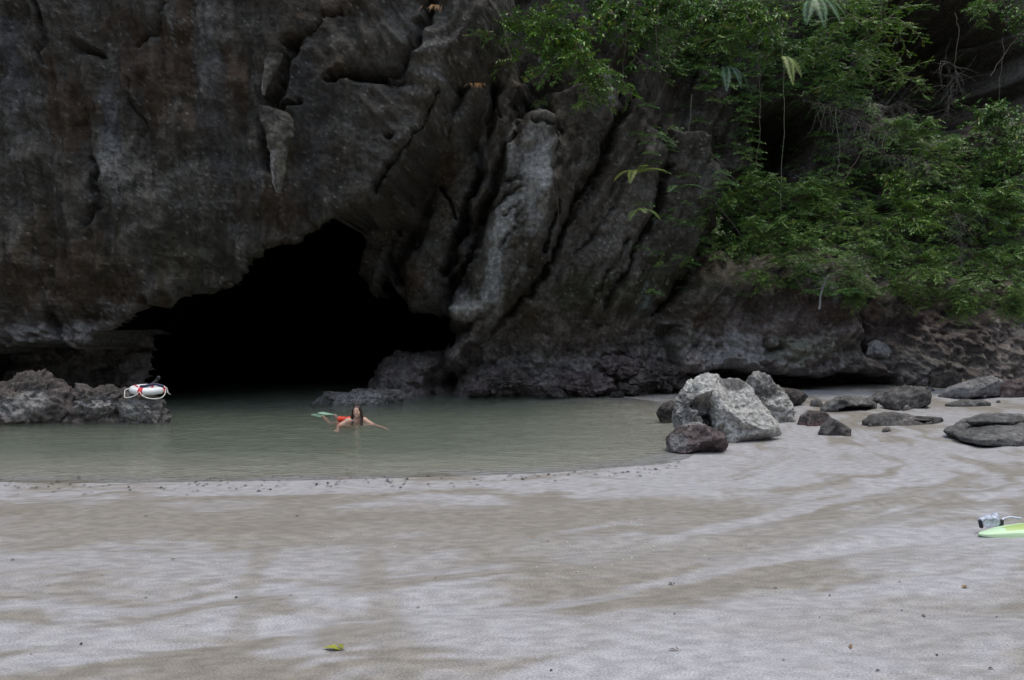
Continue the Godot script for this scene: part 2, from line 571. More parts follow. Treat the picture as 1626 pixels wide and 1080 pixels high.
	stain(40, 532, 120, 40, 16.5, Color(0.34, 0.33, 0.34), 0.95)
	stain(125, 528, 110, 44, 16.5, Color(0.34, 0.33, 0.34), 0.95)
	stain(180, 275, 90, 80, 16.4, pale, 0.75)
	stain(270, 290, 140, 70, 16.4, pale, 0.6)
	stain(380, 260, 90, 50, 16.4, pale, 0.5)
	stain(20, 200, 40, 140, 16.4, pale, 0.45)
	stain(165, 250, 30, 60, 16.4, white, 0.4)
	stain(250, 20, 100, 50, 16.3, pale, 0.4)
	stain(100, 160, 70, 140, 16.4, rust, 0.55)
	stain(250, 120, 60, 200, 16.3, rust, 0.5)
	stain(365, 110, 40, 90, 16.3, rust, 0.6)
	stain(180, 40, 140, 60, 16.3, rust, 0.35)
	stain(120, 430, 300, 120, 16.4, rust, 0.5)
	stain(280, 400, 240, 110, 16.4, moss, 0.5)
	stain(140, 290, 30, 90, 16.4, soot, 0.8)
	stain(205, 300, 40, 60, 16.4, soot, 0.6)
	stain(480, 210, 90, 200, 16.4, Color(0.10, 0.10, 0.105), 0.5)
	stain(330, 180, 60, 220, 16.3, Color(0.13, 0.13, 0.14), 0.5)
	stain(172, 185, 26, 130, 16.4, Color(0.19, 0.20, 0.23), 0.7)
	stain(30, 130, 40, 200, 16.4, Color(0.15, 0.155, 0.18), 0.6)
	stain(322, 90, 40, 220, 16.3, Color(0.20, 0.20, 0.205), 0.7)
	stain(395, 250, 34, 120, 16.4, Color(0.18, 0.185, 0.20), 0.6)
	stain(345, 300, 16, 150, 16.4, Color(0.20, 0.20, 0.21), 0.5)
	stain(290, 60, 36, 230, 16.3, Color(0.10, 0.065, 0.04), 0.8)
	stain(210, 90, 70, 100, 16.3, Color(0.12, 0.075, 0.05), 0.6)
	stain(60, 380, 60, 140, 16.4, Color(0.09, 0.07, 0.045), 0.8)
	stain(220, 420, 30, 120, 16.4, Color(0.17, 0.165, 0.155), 0.6)
	stain(340, 420, 80, 60, 16.4, Color(0.06, 0.055, 0.04), 0.7)
	stain(430, 320, 60, 90, 16.4, Color(0.13, 0.085, 0.06), 0.6)
	stain(560, 200, 60, 180, 16.4, Color(0.15, 0.145, 0.135), 0.6)
	stain(520, 260, 30, 140, 16.4, Color(0.07, 0.065, 0.06), 0.6)
	stain(650, 430, 50, 90, 20.0, rust, 0.5)
	stain(712, 300, 30, 160, 19.7, rust, 0.4)
	stain(740, 400, 70, 140, 19.4, soot, 0.5)
	stain(960, 360, 200, 160, 19.8, Color(0.20, 0.19, 0.175), 0.6, 0.4)
	stain(990, 330, 60, 120, 19.8, Color(0.28, 0.27, 0.26), 0.4, 0.4)
	stain(960, 460, 240, 70, 20.0, moss, 0.7)
	stain(1090, 420, 140, 120, 19.6, moss, 0.5)
	stain(850, 580, 170, 50, 20.2, Color(0.36, 0.36, 0.37), 0.8)
	stain(800, 545, 120, 60, 20.1, pale, 0.5)
	stain(1032, 490, 30, 60, 19.6, Color(0.16, 0.19, 0.18), 0.8)
	stain(1060, 545, 160, 60, 20.2, Color(0.19, 0.21, 0.19), 0.5)
	stain(1180, 565, 160, 60, 19.9, Color(0.38, 0.38, 0.40), 0.8)
	stain(1310, 550, 130, 50, 19.6, Color(0.27, 0.29, 0.24), 0.7)
	stain(1250, 560, 60, 60, 19.6, Color(0.27, 0.30, 0.24), 0.5)
	stain(1500, 570, 260, 70, 20.0, Color(0.24, 0.25, 0.24), 0.5)
	stain(1310, 460, 22, 70, 20.1, Color(0.42, 0.44, 0.46), 0.8)
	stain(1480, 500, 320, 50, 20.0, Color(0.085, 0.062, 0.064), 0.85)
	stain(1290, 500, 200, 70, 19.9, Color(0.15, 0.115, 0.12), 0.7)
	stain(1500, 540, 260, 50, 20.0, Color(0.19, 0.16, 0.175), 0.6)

func cliff_depth(x: float, y: float) -> float:
	var big: float = nz.big.get_noise_2d(x, y)
	var w1: float = nz.mid.get_noise_2d(x, y)
	var w2: float = nz.mid.get_noise_2d(x + 31.0, y + 17.0)
	var f1: float = nz.fine.get_noise_2d(x, y)
	var p := Vector2(x + 0.20 * w1 + 0.06 * f1, y + 0.20 * w2 - 0.06 * f1)
	# the wall behind everything, leaning over the beach, set back where the thicket grows
	var lean := 0.09 * maxf(0.0, y - 1.5) if y < 11.0 else 0.855 + 0.05 * (y - 11.0)
	if y > 20.0: lean = 1.305 - 0.25 * (y - 20.0)
	lean *= 1.0 - smoothstep(2.0, 5.0, x)
	if y > 12.6: lean -= smoothstep(1.0, 5.0, x) * 1.1 * (y - 12.6)
	var d := 21.3 - lean + 0.7 * big
	d += 1.7 * smoothstep(3.0, 5.0, x) * smoothstep(2.4, 4.6, y)
	d -= 0.9 * smoothstep(-2.6, -1.0, x) * smoothstep(4.6, 3.0, x) * smoothstep(1.0, 2.5, y)
	if y < 0.9: d += 0.5 * smoothstep(0.9, 0.2, y)
	if x > 5.0:
		var h1 := Vector2((x - 12.6) / 2.6, (y - 9.4) / 2.0).length() + 0.3 * w1
		d += 4.0 * smoothstep(1.2, 0.6, h1)
		var h2 := Vector2((x - 7.8) / 0.95, (y - 7.1) / 1.2).length() + 0.3 * w1
		d += 2.5 * smoothstep(1.2, 0.5, h2)
	# the cave
	if x > -12.0 and x < 1.0 and y < 7.0:
		var cd := polygon_distance(p, cave_poly)
		if cd < 0.0:
			d += minf(15.0, -cd * 9.0)
	var q := Vector2(p.x, p.y)
	for s in slabs:
		if not s.box.has_point(q):
			continue
		var sd := -polygon_distance(q, s.poly)
		var v: float = s.d + s.lx * (x - s.mid.x) - s.ly * (y - s.mid.y) * (1.0 if y < 11.0 else 0.0)
		if y >= 11.0: v -= s.ly * (11.0 - s.mid.y)
		if sd < s.r:
			var k := clampf(1.0 - sd / s.r, 0.0, 1.0)
			v += s.r * (1.0 - sqrt(maxf(0.0, 1.0 - k * k)))
			if sd < 0.0 and y > s.mid.y and s.top != s.fall: v += -sd * s.top
			elif sd < 0.0: v += -sd * (s.fall if s.fall < 30.0 else lerpf(s.fall, 3.5, smoothstep(-3.7, -2.5, x)))
		d = smin(d, v, 0.12)
	# running flutes on the dry wall, slanting down to the left right of the cave
	var dry := smoothstep(1.6, 2.6, y + 0.5 * w1)
	var slant := smoothstep(-5.0, -1.0, x)
	var along := x - slant * 0.55 * y
	var fl: float = nz.ridge.get_noise_2d(along * 1.5, y * 0.22 + 7.0)
	var fl2: float = nz.ridge.get_noise_2d(along * 4.5 + 3.0, y * 0.55)
	d += dry * (-0.24 * fl - 0.08 * fl2 + 0.09)
	d += dry * (0.24 * w2 - 0.30 * nz.ridge.get_noise_2d(along * 0.5 + 20.0, y * 0.16))
	var pl: float = nz.cell.get_noise_2d(along * 0.42 + 0.22 * w1, y * 0.16 + 0.08 * w2)
	d -= dry * (0.10 + 0.42 * slant) * (pl + 1.0)
	# eaten rock near the tide line
	var wet := 1.0 - dry
	if wet > 0.01 and y > -0.6:
		var l: float = nz.lump.get_noise_2d(x + 0.2 * f1, y * 1.25)
		var c: float = nz.cell.get_noise_2d(x * 2.6 + 0.3 * w1, y * 2.8)
		var l2: float = nz.lump.get_noise_2d(x * 2.7 + 9.0, y * 3.6 + 0.4 * w1)
		var rg: float = nz.ridge.get_noise_2d(x * 2.6 + 0.5 * w2, y * 2.0 + 0.5 * w1)
		var rg2: float = nz.ridge.get_noise_2d(x * 7.0 + 4.0, y * 6.0)
		d += wet * (0.5 * l + 0.16 * l2 + 0.42 - 0.20 * rg - 0.05 * rg2 - 0.08 * c * (0.5 + w2) + 0.30 * w1)
	d += 0.022 * f1 + 0.012 * nz.two.get_noise_2d(x * 9.0, y * 9.0) * (1.0 + 1.5 * wet)
	for k in cracks:
		if not k.box.has_point(q):
			continue
		var l: float = line_distance(q, k.l) / (k.w * (1.0 + 0.5 * w2))
		if l < 2.5:
			d += k.d * exp(-l * l)
	return d

func block_inside(x: float, y: float) -> float:
	var w1: float = nz.mid.get_noise_2d(x, y)
	var w2: float = nz.mid.get_noise_2d(x + 31.0, y + 17.0)
	var f1: float = nz.fine.get_noise_2d(x, y)
	return -polygon_distance(Vector2(x + 0.20 * w1 + 0.06 * f1, y + 0.20 * w2 - 0.06 * f1), slabs[0].poly)

func cliff_tone(x: float, y: float, hgt: float) -> Color:
	var w1: float = nz.mid.get_noise_2d(x + 5.0, y)
	var f1: float = nz.fine.get_noise_2d(x + 8.0, y)
	var slant := smoothstep(-5.0, -1.0, x)
	var along := x - slant * 0.5 * y + 0.15 * w1
	var run: float = nz.two.get_noise_2d(along * 2.2, y * 0.28)
	var run2: float = nz.two.get_noise_2d(along * 7.0 + 11.0, y * 0.7 + 4.0)
	var big: float = nz.big.get_noise_2d(x * 1.4 + 60.0, y * 1.0)
	var c := Color(0.112, 0.102, 0.086)
	c = c.lerp(Color(0.175, 0.165, 0.15), clampf(0.35 + 0.9 * run, 0.0, 1.0))
	c = c.lerp(Color(0.055, 0.053, 0.05), clampf(0.9 * run2 + 0.5 * big, 0.0, 0.85))
	c = c.lerp(Color(0.12, 0.085, 0.055), clampf(0.8 * big + 0.7 * w1 - 0.1, 0.0, 0.55))
	var dry := smoothstep(1.5, 2.4, y + 0.5 * w1)
	var low := Color(0.50, 0.46, 0.465).lerp(Color(0.19, 0.165, 0.17), clampf(0.45 + 1.3 * f1 + 0.7 * w1, 0.0, 1.0))
	c = low.lerp(c, dry)
	for s in stains:
		var q: Vector2 = Vector2(x, y) - s.p
		q = Vector2(q.x * s.t.x - q.y * s.t.y, q.x * s.t.y + q.y * s.t.x) / s.s
		var l := q.length_squared()
		if l > 2.6:
			continue
		l = sqrt(l) + 0.55 * w1 + 0.45 * run + 0.5 * f1
		c = c.lerp(s.c, s.a * smoothstep(1.15, 0.55, l))
	# flecks of lichen and calcite
	var fleck: float = nz.fine.get_noise_2d(x * 4.0 + 40.0, y * 4.0)
	var need := 0.47
	for q in flecked:
		var l := Vector2((x - q[0]) / q[2], (y - q[1]) / q[3]).length() + 0.4 * w1
		if l < 1.2: need = minf(need, lerpf(0.20, 0.47, clampf(l - 0.2, 0.0, 1.0)))
	if fleck > need:
		c = c.lerp(Color(0.40, 0.40, 0.40), smoothstep(need, need + 0.16, fleck) * 0.8)
	var painted_light := smoothstep(-0.25, 0.25, 0.5 * w1 + 0.8 * run2 + 0.5 * f1 + (x + 2.2) * 0.35)  # shade painted into the colour: left block darker, wall right of it lighter
	c = c * lerpf(0.80, 1.12, painted_light)
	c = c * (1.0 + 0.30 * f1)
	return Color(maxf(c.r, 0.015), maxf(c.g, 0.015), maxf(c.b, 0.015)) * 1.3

func build_cliff() -> void:
	lay_out_cliff()
	var st := CLIFF_STEP
	var xs := axis([[-60.0, -18.0, 3.0], [-18.0, -11.5, 0.25], [-11.5, 14.2, st], [14.2, 20.0, 0.3], [20.0, 62.0, 3.0]])
	var ys := axis([[-1.6, -0.3, 0.15], [-0.3, 3.2, st * 0.85], [3.2, 10.6, st], [10.6, 13.0, 0.2], [13.0, 36.0, 0.9]])
	var v := PackedVector3Array()
	var c := PackedColorArray()
	var inside := PackedByteArray()
	for y in ys:
		for x in xs:
			var d := cliff_depth(x, y)
			v.append(Vector3(x, y, -d))
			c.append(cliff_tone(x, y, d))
			inside.append(1 if x > -8.75 and x < 1.0 and y < 7.0 and (x < -3.5 or y < 3.7) and polygon_distance(Vector2(x, y), cave_poly) < 0.0 else 0)
	for x in xs:                      # unseen plateau cap, added to keep sky light out of the cave
		v.append(Vector3(x, 36.0, -80.0))
		c.append(Color(0.05, 0.07, 0.03))
		inside.append(0)
	# the mouth is left open; its rim curls back over a short underside
	var wide := xs.size()
	var gone := PackedByteArray()
	gone.resize(v.size())
	var lip := PackedFloat32Array()
	lip.resize(v.size())
	for i in v.size():
		if v[i].x > -9.8 and v[i].x < -5.0 and v[i].y < 1.6 and v[i].z < -19.5: inside[i] = 2
		if not inside[i]: continue
		var near := -1e9
		for k in [-1, 1, -wide, wide, -wide - 1, -wide + 1, wide - 1, wide + 1]:
			if i + k >= 0: near = maxf(near, v[i + k].z)
		if v[i].z < -21.9 or near - v[i].z > 0.4 or inside[i] == 2:
			gone[i] = 1
			lip[i] = near
	var keep := gone.duplicate()
	for i in v.size():
		if not gone[i]: continue
		var near := -1e9
		for k in [-1, 1, -wide, wide, -wide - 1, -wide + 1, wide - 1, wide + 1]:
			if i + k >= 0 and not gone[i + k]: near = maxf(near, v[i + k].z)
		if near > -100.0 and inside[i] != 2:
			keep[i] = 0
			lip[i] = near
	for i in v.size():
		if not gone[i] or keep[i]: continue
		v[i].z = maxf(v[i].z, lip[i] - 0.45)
		var bs := block_inside(v[i].x, v[i].y)
		if bs < 0.0 and bs > -0.16:      # draw the rim onto the block's own outline
			var slope := Vector2(block_inside(v[i].x + 0.02, v[i].y) - bs, block_inside(v[i].x, v[i].y + 0.02) - bs)
			if slope.length() > 1e-4:
				slope = slope.normalized() * -bs
				v[i] = Vector3(v[i].x + slope.x, v[i].y + slope.y, lip[i] - 0.10)
	var whole := grid_index(xs.size(), ys.size() + 1, false)
	var ix := PackedInt32Array()
	for t in range(0, whole.size(), 3):
		if keep[whole[t]] + keep[whole[t + 1]] + keep[whole[t + 2]] > 0: continue
		ix.append(whole[t])
		ix.append(whole[t + 1])
		ix.append(whole[t + 2])
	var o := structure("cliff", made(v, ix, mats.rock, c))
	build_stalactites(o)
	# the cave behind the mouth
	v = PackedVector3Array()
	c = PackedColorArray()
	var ring := 60
	var rows := 34
	for j in rows:
		for i in ring:
			var t := float(i) / (ring - 1)
			var a := PI * t
			var cx := -5.7 - 6.6 * signf(cos(a)) * pow(absf(cos(a)), 0.6)
			var cy := -1.6 + 8.6 * pow(sin(a), 0.6)
			var start := lerpf(17.0, 21.6, smoothstep(-4.0, 0.0, cx))
			var dd := lerpf(start, 44.0, minf(1.0, float(j) / (rows - 3)))
			var w: float = nz.mid.get_noise_3d(cx * 0.6, cy * 0.6, dd * 0.6)
			var shrink := 1.0 if j < rows - 2 else 0.5 if j == rows - 2 else 0.0
			v.append(Vector3(-5.7 + (cx + 5.7) * shrink, cy * shrink + 0.35 * w, -dd + 0.3 * w))
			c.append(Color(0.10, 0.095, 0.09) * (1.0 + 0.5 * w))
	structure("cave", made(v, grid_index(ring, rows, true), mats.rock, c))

func build_ring() -> void:
	# the wooded cliffs that close the lagoon behind and beside the camera
	var v := PackedVector3Array()
	var c := PackedColorArray()
	var n := 181
	var rows := 26
	for j in rows:
		var t := float(j) / (rows - 1)
		for i in n:
			var a := TAU * i / (n - 1)
			var dir := Vector3(cos(a), 0, sin(a))
			var w: float = nz.big.get_noise_3d(dir.x * 12.0, t * 14.0, dir.z * 12.0)
			var f: float = nz.mid.get_noise_3d(dir.x * 14.0, t * 24.0, dir.z * 14.0)
			var r := 1.0 + 0.10 * w + 0.05 * f + 0.16 * t
			v.append(Vector3(dir.x * 27.0 * r, -1.5 + (27.0 + 8.0 * w) * t, -6.0 + dir.z * 36.0 * r))
			c.append(Color(0.11, 0.11, 0.10).lerp(Color(0.05, 0.075, 0.03), clampf(0.6 + 1.4 * w + 0.8 * f, 0.0, 1.0)))
	structure("hill", made(v, grid_index(n, rows, true), mats.rock, c))

func build_setting() -> void:
	build_sand()
	build_cliff()
	build_ring()
	build_water()
	print("setting ", Time.get_ticks_msec())

# ---------------------------------------------------------------- rocks
const HOLLOW := Color(0, 0, 0, 0)   # marks a place that is hollowed out
var spheres := {}

func sphere(level: int) -> Array:
	if spheres.has(level): return spheres[level]
	var t := (1.0 + sqrt(5.0)) / 2.0
	var v := PackedVector3Array()
	for p in [[-1, t, 0], [1, t, 0], [-1, -t, 0], [1, -t, 0], [0, -1, t], [0, 1, t], [0, -1, -t], [0, 1, -t], [t, 0, -1], [t, 0, 1], [-t, 0, -1], [-t, 0, 1]]:
		v.append(Vector3(p[0], p[1], p[2]).normalized())
	var ix := PackedInt32Array([0, 5, 11, 0, 1, 5, 0, 7, 1, 0, 10, 7, 0, 11, 10, 1, 9, 5, 5, 4, 11, 11, 2, 10, 10, 6, 7, 7, 8, 1, 3, 4, 9, 3, 2, 4, 3, 6, 2, 3, 8, 6, 3, 9, 8, 4, 5, 9, 2, 11, 4, 6, 10, 2, 8, 7, 6, 9, 1, 8])
	for l in level:
		var mid := {}
		var out := PackedInt32Array()
		for k in range(0, ix.size(), 3):
			var m := []
			for e in [[ix[k], ix[k + 1]], [ix[k + 1], ix[k + 2]], [ix[k + 2], ix[k]]]:
				var key: int = mini(e[0], e[1]) * 1000000 + maxi(e[0], e[1])
				if not mid.has(key):
					mid[key] = v.size()
					v.append((v[e[0]] + v[e[1]]).normalized())
				m.append(mid[key])
			out.append_array([ix[k], m[0], m[2], ix[k + 1], m[1], m[0], ix[k + 2], m[2], m[1], m[0], m[1], m[2]])
		ix = out
	spheres[level] = [v, ix]
	return spheres[level]

func rock_mesh(outline: PackedVector2Array, thick: float, lying: bool, tones: Array, patches: Array, rng_seed: int, level := 4, rough := 0.06, facets := 0.9) -> ArrayMesh:
	# outline: metres round the middle, in x and y (or x and z when lying); thick: half its size the third way
	var s := sphere(level)
	var rng := RandomNumberGenerator.new()
	rng.seed = rng_seed
	var planes := []
	for k in 16:
		planes.append([Vector3(rng.randfn(), rng.randfn(), rng.randfn()).normalized(), rng.randf_range(0.55, 0.92)])
	var reach := 0.0
	for p in outline: reach = maxf(reach, p.length())
	var v := PackedVector3Array()
	var c := PackedColorArray()
	var off := Vector3(rng.randf() * 50.0, rng.randf() * 50.0, rng.randf() * 50.0)
	var far := PackedFloat32Array()
	for k in 180:
		var dir := Vector2.from_angle(TAU * k / 180.0)
		var best := 0.02
		for i in outline.size():
			var hit = Geometry2D.segment_intersects_segment(Vector2.ZERO, dir * 50.0, outline[i], outline[(i + 1) % outline.size()])
			if hit != null: best = maxf(best, hit.length())
		far.append(best)
	for q: Vector3 in s[0]:
		var cut := 1.6
		for p in planes:
			var k: float = q.dot(p[0])
			if k > 0.05: cut = minf(cut, p[1] / k)
		cut = minf(cut, 1.12)
		var d2 := Vector2(q.x, q.y) if not lying else Vector2(q.x, q.z)
		var up := q.z if not lying else q.y
		var flat := d2.length()
		var a := fposmod(d2.angle(), TAU) / TAU * 180.0
		var r := lerpf(far[int(a) % 180], far[(int(a) + 1) % 180], a - floorf(a))
		var rim := pow(flat, 0.75)
		var keep := lerpf(1.0, cut, facets * clampf(absf(up) * 1.8, 0.0, 1.0))
		var h := signf(up) * pow(absf(up), 0.8)
		var p := Vector3.ZERO
		var w := d2.normalized() * rim * r * keep
		if lying: p = Vector3(w.x, h * thick * keep, w.y)
		else: p = Vector3(w.x, w.y, h * thick * keep)
		var n1: float = nz.mid.get_noise_3dv(p * 2.2 + off)
		var n2: float = nz.fine.get_noise_3dv(p * 2.4 + off)
		var cr: float = nz.ridge.get_noise_3dv(p * 2.8 + off)
		var n3: float = nz.fine.get_noise_3dv(p * 9.0 + off) if level > 4 else 0.0
		p += q * (rough * (0.8 * n1 + 0.45 * n2 + 0.16 * n3 - 0.7 * maxf(0.0, cr - 0.35)) * clampf(reach * 1.6, 0.3, 1.5))
		v.append(p)
		var col: Color = tones[0]
		col = col.lerp(tones[1], smoothstep(-0.25, 0.3, n1 + 0.6 * n2))
		for t in patches:
			var e := Vector2(p.x - t[0], p.y - t[1]) / Vector2(t[2], t[3])
			var l := e.length() + 0.35 * n1 + 0.5 * n2
			if t[4] == HOLLOW:
				if q.z > 0.0: v[-1] -= Vector3(0, 0, 1) * thick * 0.75 * smoothstep(1.1, 0.3, l)
				continue
			col = col.lerp(t[4], smoothstep(1.1, 0.8, l) * 0.92)
		col = col * (1.0 + 0.25 * n2 + 0.25 * n3)
		c.append(Color(maxf(0.02, col.r), maxf(0.02, col.g), maxf(0.02, col.b)) * 1.5)
	return made(v, s[1], mats.boulder, c)

func standing_rock(called: String, label: String, category: String, group: String, pts: Array, base: float, thick: float, tones: Array, patches: Array, rng_seed: int, level := 4, rough := 0.06, d := -1.0, lean := 0.0) -> Node3D:
	# pts: outline in photograph pixels; base: pixel row where it meets the ground
	var lo := Vector2(1e9, 1e9)
	var hi := -lo
	for p in pts:
		lo = lo.min(Vector2(p[0], p[1]))
		hi = hi.max(Vector2(p[0], p[1]))
	var mid := (lo + hi) * 0.5
	if d < 0.0: d = -ground(mid.x, base).z + thick * 0.6
	var c := at(mid.x, mid.y, d)
	var poly := PackedVector2Array()
	for p in pts:
		var w := at(p[0], p[1], d) - c
		poly.append(Vector2(w.x, w.y))
	var ps := []
	for t in patches:
		var w := at(t[0], t[1], d) - c
		ps.append([w.x, w.y, t[2] * 0.5 * d / FOCAL, t[3] * 0.5 * d / FOCAL, t[4]] + ([t[5]] if t.size() > 5 else []))
	var o := part(called, rock_mesh(poly, thick, false, tones, ps, rng_seed, level, rough))
	o.position = c
	o.rotation.x = lean
	tag(o, label, category, group)
	return o

func lying_rock(called: String, label: String, category: String, group: String, pts: Array, lift: float, thick: float, tones: Array, rng_seed: int, tilt := Vector3.ZERO) -> Node3D:
	var c := Vector3.ZERO
	var w := []
	for p in pts:
		var g := ground(p[0], p[1])
		g = ground(p[0], p[1], g.y + lift)
		w.append(g)
		c += g / pts.size()
	var poly := PackedVector2Array()
	for g in w: poly.append(Vector2(g.x - c.x, g.z - c.z))
	var o := part(called, rock_mesh(poly, thick, true, tones, [], rng_seed, 4, 0.05, 0.35))
	o.position = c - Vector3(0, thick * 0.5, 0)
	o.rotation = tilt
	tag(o, label, category, group)
	return o

func build_rocks() -> void:
	var grey := [Color(0.13, 0.125, 0.13), Color(0.23, 0.22, 0.225)]
	var brown := [Color(0.09, 0.082, 0.082), Color(0.17, 0.15, 0.15)]
	var plum := [Color(0.12, 0.095, 0.10), Color(0.19, 0.155, 0.165)]
	var dark := [Color(0.06, 0.056, 0.056), Color(0.12, 0.11, 0.11)]
	var slate := [Color(0.15, 0.15, 0.155), Color(0.24, 0.24, 0.25)]
	var chalk := Color(0.78, 0.80, 0.81)
	var ash := Color(0.36, 0.36, 0.375)
	var soot := HOLLOW
	# ledge at the left edge of the pool
	standing_rock("rock", "lumpy brown rock at the left edge of the pool", "rock", "rocks of the pool ledge", [[-80, 612], [0, 612], [28, 597], [66, 593], [96, 603], [112, 620], [132, 640], [128, 690], [60, 700], [-80, 700]], 668, 0.75, brown, [[60, 640, 80, 40, ash]], 101, 5, 0.15, 15.6)
	standing_rock("rock", "low pitted rock between the lumpy rock and the lifebuoy's rock", "rock", "rocks of the pool ledge", [[96, 640], [120, 618], [150, 610], [196, 614], [222, 632], [226, 690], [100, 690]], 668, 0.6, brown, [[170, 640, 60, 30, ash]], 102, 5, 0.14, 15.7)
	standing_rock("rock", "grey pitted rock under the lifebuoy", "rock", "rocks of the pool ledge", [[186, 640], [204, 628], [226, 624], [250, 627], [264, 640], [272, 656], [270, 690], [186, 690]], 668, 0.45, grey, [[225, 650, 50, 40, ash]], 103, 5, 0.11, 15.45)
	standing_rock("rock", "low grey rock in the pool behind the swimmer", "rock", "", [[496, 640], [508, 628], [522, 622], [545, 624], [562, 617], [600, 616], [630, 620], [641, 634], [638, 660], [500, 660]], 641, 0.5, grey, [[575, 630, 80, 20, ash]], 104, 5, 0.14, 18.9)
	# the boulders on the spit
	standing_rock("boulder", "tall whitish boulder with a dark hollow face, left in the heap", "boulder", "boulders heaped on the spit", [[1066, 662], [1072, 636], [1086, 614], [1100, 600], [1118, 592], [1140, 596], [1149, 612], [1154, 636], [1150, 668], [1140, 700], [1074, 700]], 700, 0.42, [Color(0.26, 0.26, 0.27), Color(0.46, 0.47, 0.48)], [[1128, 622, 60, 66, chalk], [1090, 604, 50, 30, chalk], [1092, 662, 40, 30, ash], [1112, 652, 40, 30, soot], [1125, 674, 34, 34, soot]], 111, 6, 0.10, -1.0, -0.35)
	standing_rock("boulder", "small black boulder at the water's edge, left end of the heap", "boulder", "boulders heaped on the spit", [[1041, 656], [1050, 642], [1066, 636], [1080, 650], [1082, 676], [1052, 680]], 672, 0.24, dark, [], 112, 4, 0.07)
	standing_rock("boulder", "broad boulder with a smooth bluish white front in the heap", "boulder", "boulders heaped on the spit", [[1128, 630], [1148, 606], [1176, 604], [1200, 622], [1220, 650], [1236, 674], [1236, 692], [1206, 708], [1156, 712], [1136, 684]], 702, 0.36, [Color(0.66, 0.67, 0.68), Color(0.80, 0.82, 0.83)], [[1160, 614, 60, 26, Color(0.2, 0.19, 0.2)], [1200, 704, 90, 14, soot], [1142, 690, 24, 30, soot]], 113, 6, 0.06, -1.0, -0.5)
	standing_rock("boulder", "grey ridged boulder with a pale foot at the back of the heap", "boulder", "boulders heaped on the spit", [[1148, 632], [1178, 612], [1206, 594], [1222, 597], [1244, 622], [1256, 646], [1264, 676], [1200, 684], [1150, 670]], 674, 0.42, [Color(0.22, 0.215, 0.22), Color(0.40, 0.395, 0.40)], [[1240, 656, 54, 60, chalk]], 114, 6, 0.10, -1.0, -0.3)
	standing_rock("boulder", "knobbly dark boulder at the right end of the heap", "boulder", "boulders heaped on the spit", [[1226, 612], [1250, 617], [1272, 620], [1282, 630], [1274, 642], [1250, 650], [1226, 650]], 646, 0.30, dark, [], 115, 4, 0.09)
	standing_rock("boulder", "purplish brown boulder lying in front of the heap", "boulder", "boulders heaped on the spit", [[1056, 722], [1060, 692], [1076, 677], [1100, 671], [1128, 679], [1152, 692], [1155, 706], [1142, 726], [1070, 730]], 719, 0.40, plum, [[1072, 708, 30, 30, Color(0.26, 0.26, 0.28)], [1110, 676, 60, 8, ash]], 116, 6, 0.07, -1.0, -0.3)
	# stones spread over the sand to the right
	var g := "stones spread over the sand by the ledge"
	standing_rock("stone", "rounded stone with a purplish foot, nearest the boulder heap", "stone", g, [[1265, 674], [1270, 660], [1284, 652], [1306, 652], [1318, 664], [1318, 682], [1266, 684]], 676, 0.26, [Color(0.13, 0.115, 0.12), Color(0.21, 0.19, 0.195)], [[1290, 674, 50, 12, Color(0.17, 0.105, 0.115)]], 121, 4, 0.05)
	standing_rock("stone", "angular grey stone standing just in front of the rounded one", "stone", g, [[1299, 688], [1306, 674], [1322, 664], [1340, 672], [1352, 682], [1350, 698], [1302, 700]], 692, 0.24, grey, [], 122, 4, 0.05)
	standing_rock("stone", "flat topped grey stone with a black overhung front", "stone", g, [[1302, 650], [1312, 640], [1332, 629], [1372, 630], [1392, 640], [1391, 650], [1352, 656], [1306, 658]], 653, 0.45, slate, [[1352, 648, 60, 12, soot]], 123, 4, 0.06)
	standing_rock("stone", "peaked grey stone in the middle of the spread", "stone", g, [[1394, 640], [1408, 622], [1440, 610], [1466, 616], [1476, 640], [1460, 654], [1410, 656]], 649, 0.42, grey, [], 124, 4, 0.08)
	standing_rock("stone", "sloping grey stone leaning on the peaked one", "stone", g, [[1372, 636], [1390, 624], [1416, 618], [1424, 640], [1384, 646]], 640, 0.35, slate, [], 125, 4, 0.06)
	standing_rock("stone", "long low stone with a dark notch in its middle", "stone", g, [[1365, 670], [1380, 660], [1408, 655], [1446, 656], [1458, 663], [1496, 660], [1499, 668], [1470, 680], [1372, 680]], 674, 0.42, grey, [[1454, 664, 14, 10, soot]], 126, 4, 0.05)
	lying_rock("stone", "broad flat grey slab with a black undercut edge, at the right side", "stone", g, [[1499, 681], [1524, 670], [1560, 664], [1620, 662], [1720, 668], [1730, 690], [1640, 694], [1560, 696], [1522, 690]], 0.13, 0.15, slate, 127, Vector3(0.03, 0, 0.0))
	lying_rock("stone", "thin slab lying on the back of the broad slab", "stone", g, [[1530, 667], [1560, 659], [1610, 655], [1640, 660], [1600, 667]], 0.26, 0.10, slate, 128)
	standing_rock("stone", "pale bluish stone slanting towards the ledge", "stone", g, [[1497, 628], [1512, 614], [1540, 602], [1574, 596], [1592, 604], [1596, 636], [1500, 640]], 634, 0.45, [Color(0.22, 0.22, 0.24), Color(0.34, 0.34, 0.37)], [], 129, 4, 0.06)
	standing_rock("stone", "brown knobbly stone beside the pale one at the right edge", "stone", g, [[1572, 628], [1582, 612], [1600, 602], [1630, 600], [1660, 612], [1660, 640], [1576, 636]], 631, 0.45, plum, [], 130, 4, 0.09)
	standing_rock("stone", "low flat stone in front of the pale slanting one", "stone", g, [[1500, 642], [1520, 636], [1560, 634], [1576, 640], [1570, 650], [1502, 650]], 646, 0.35, slate, [], 131, 4, 0.04)
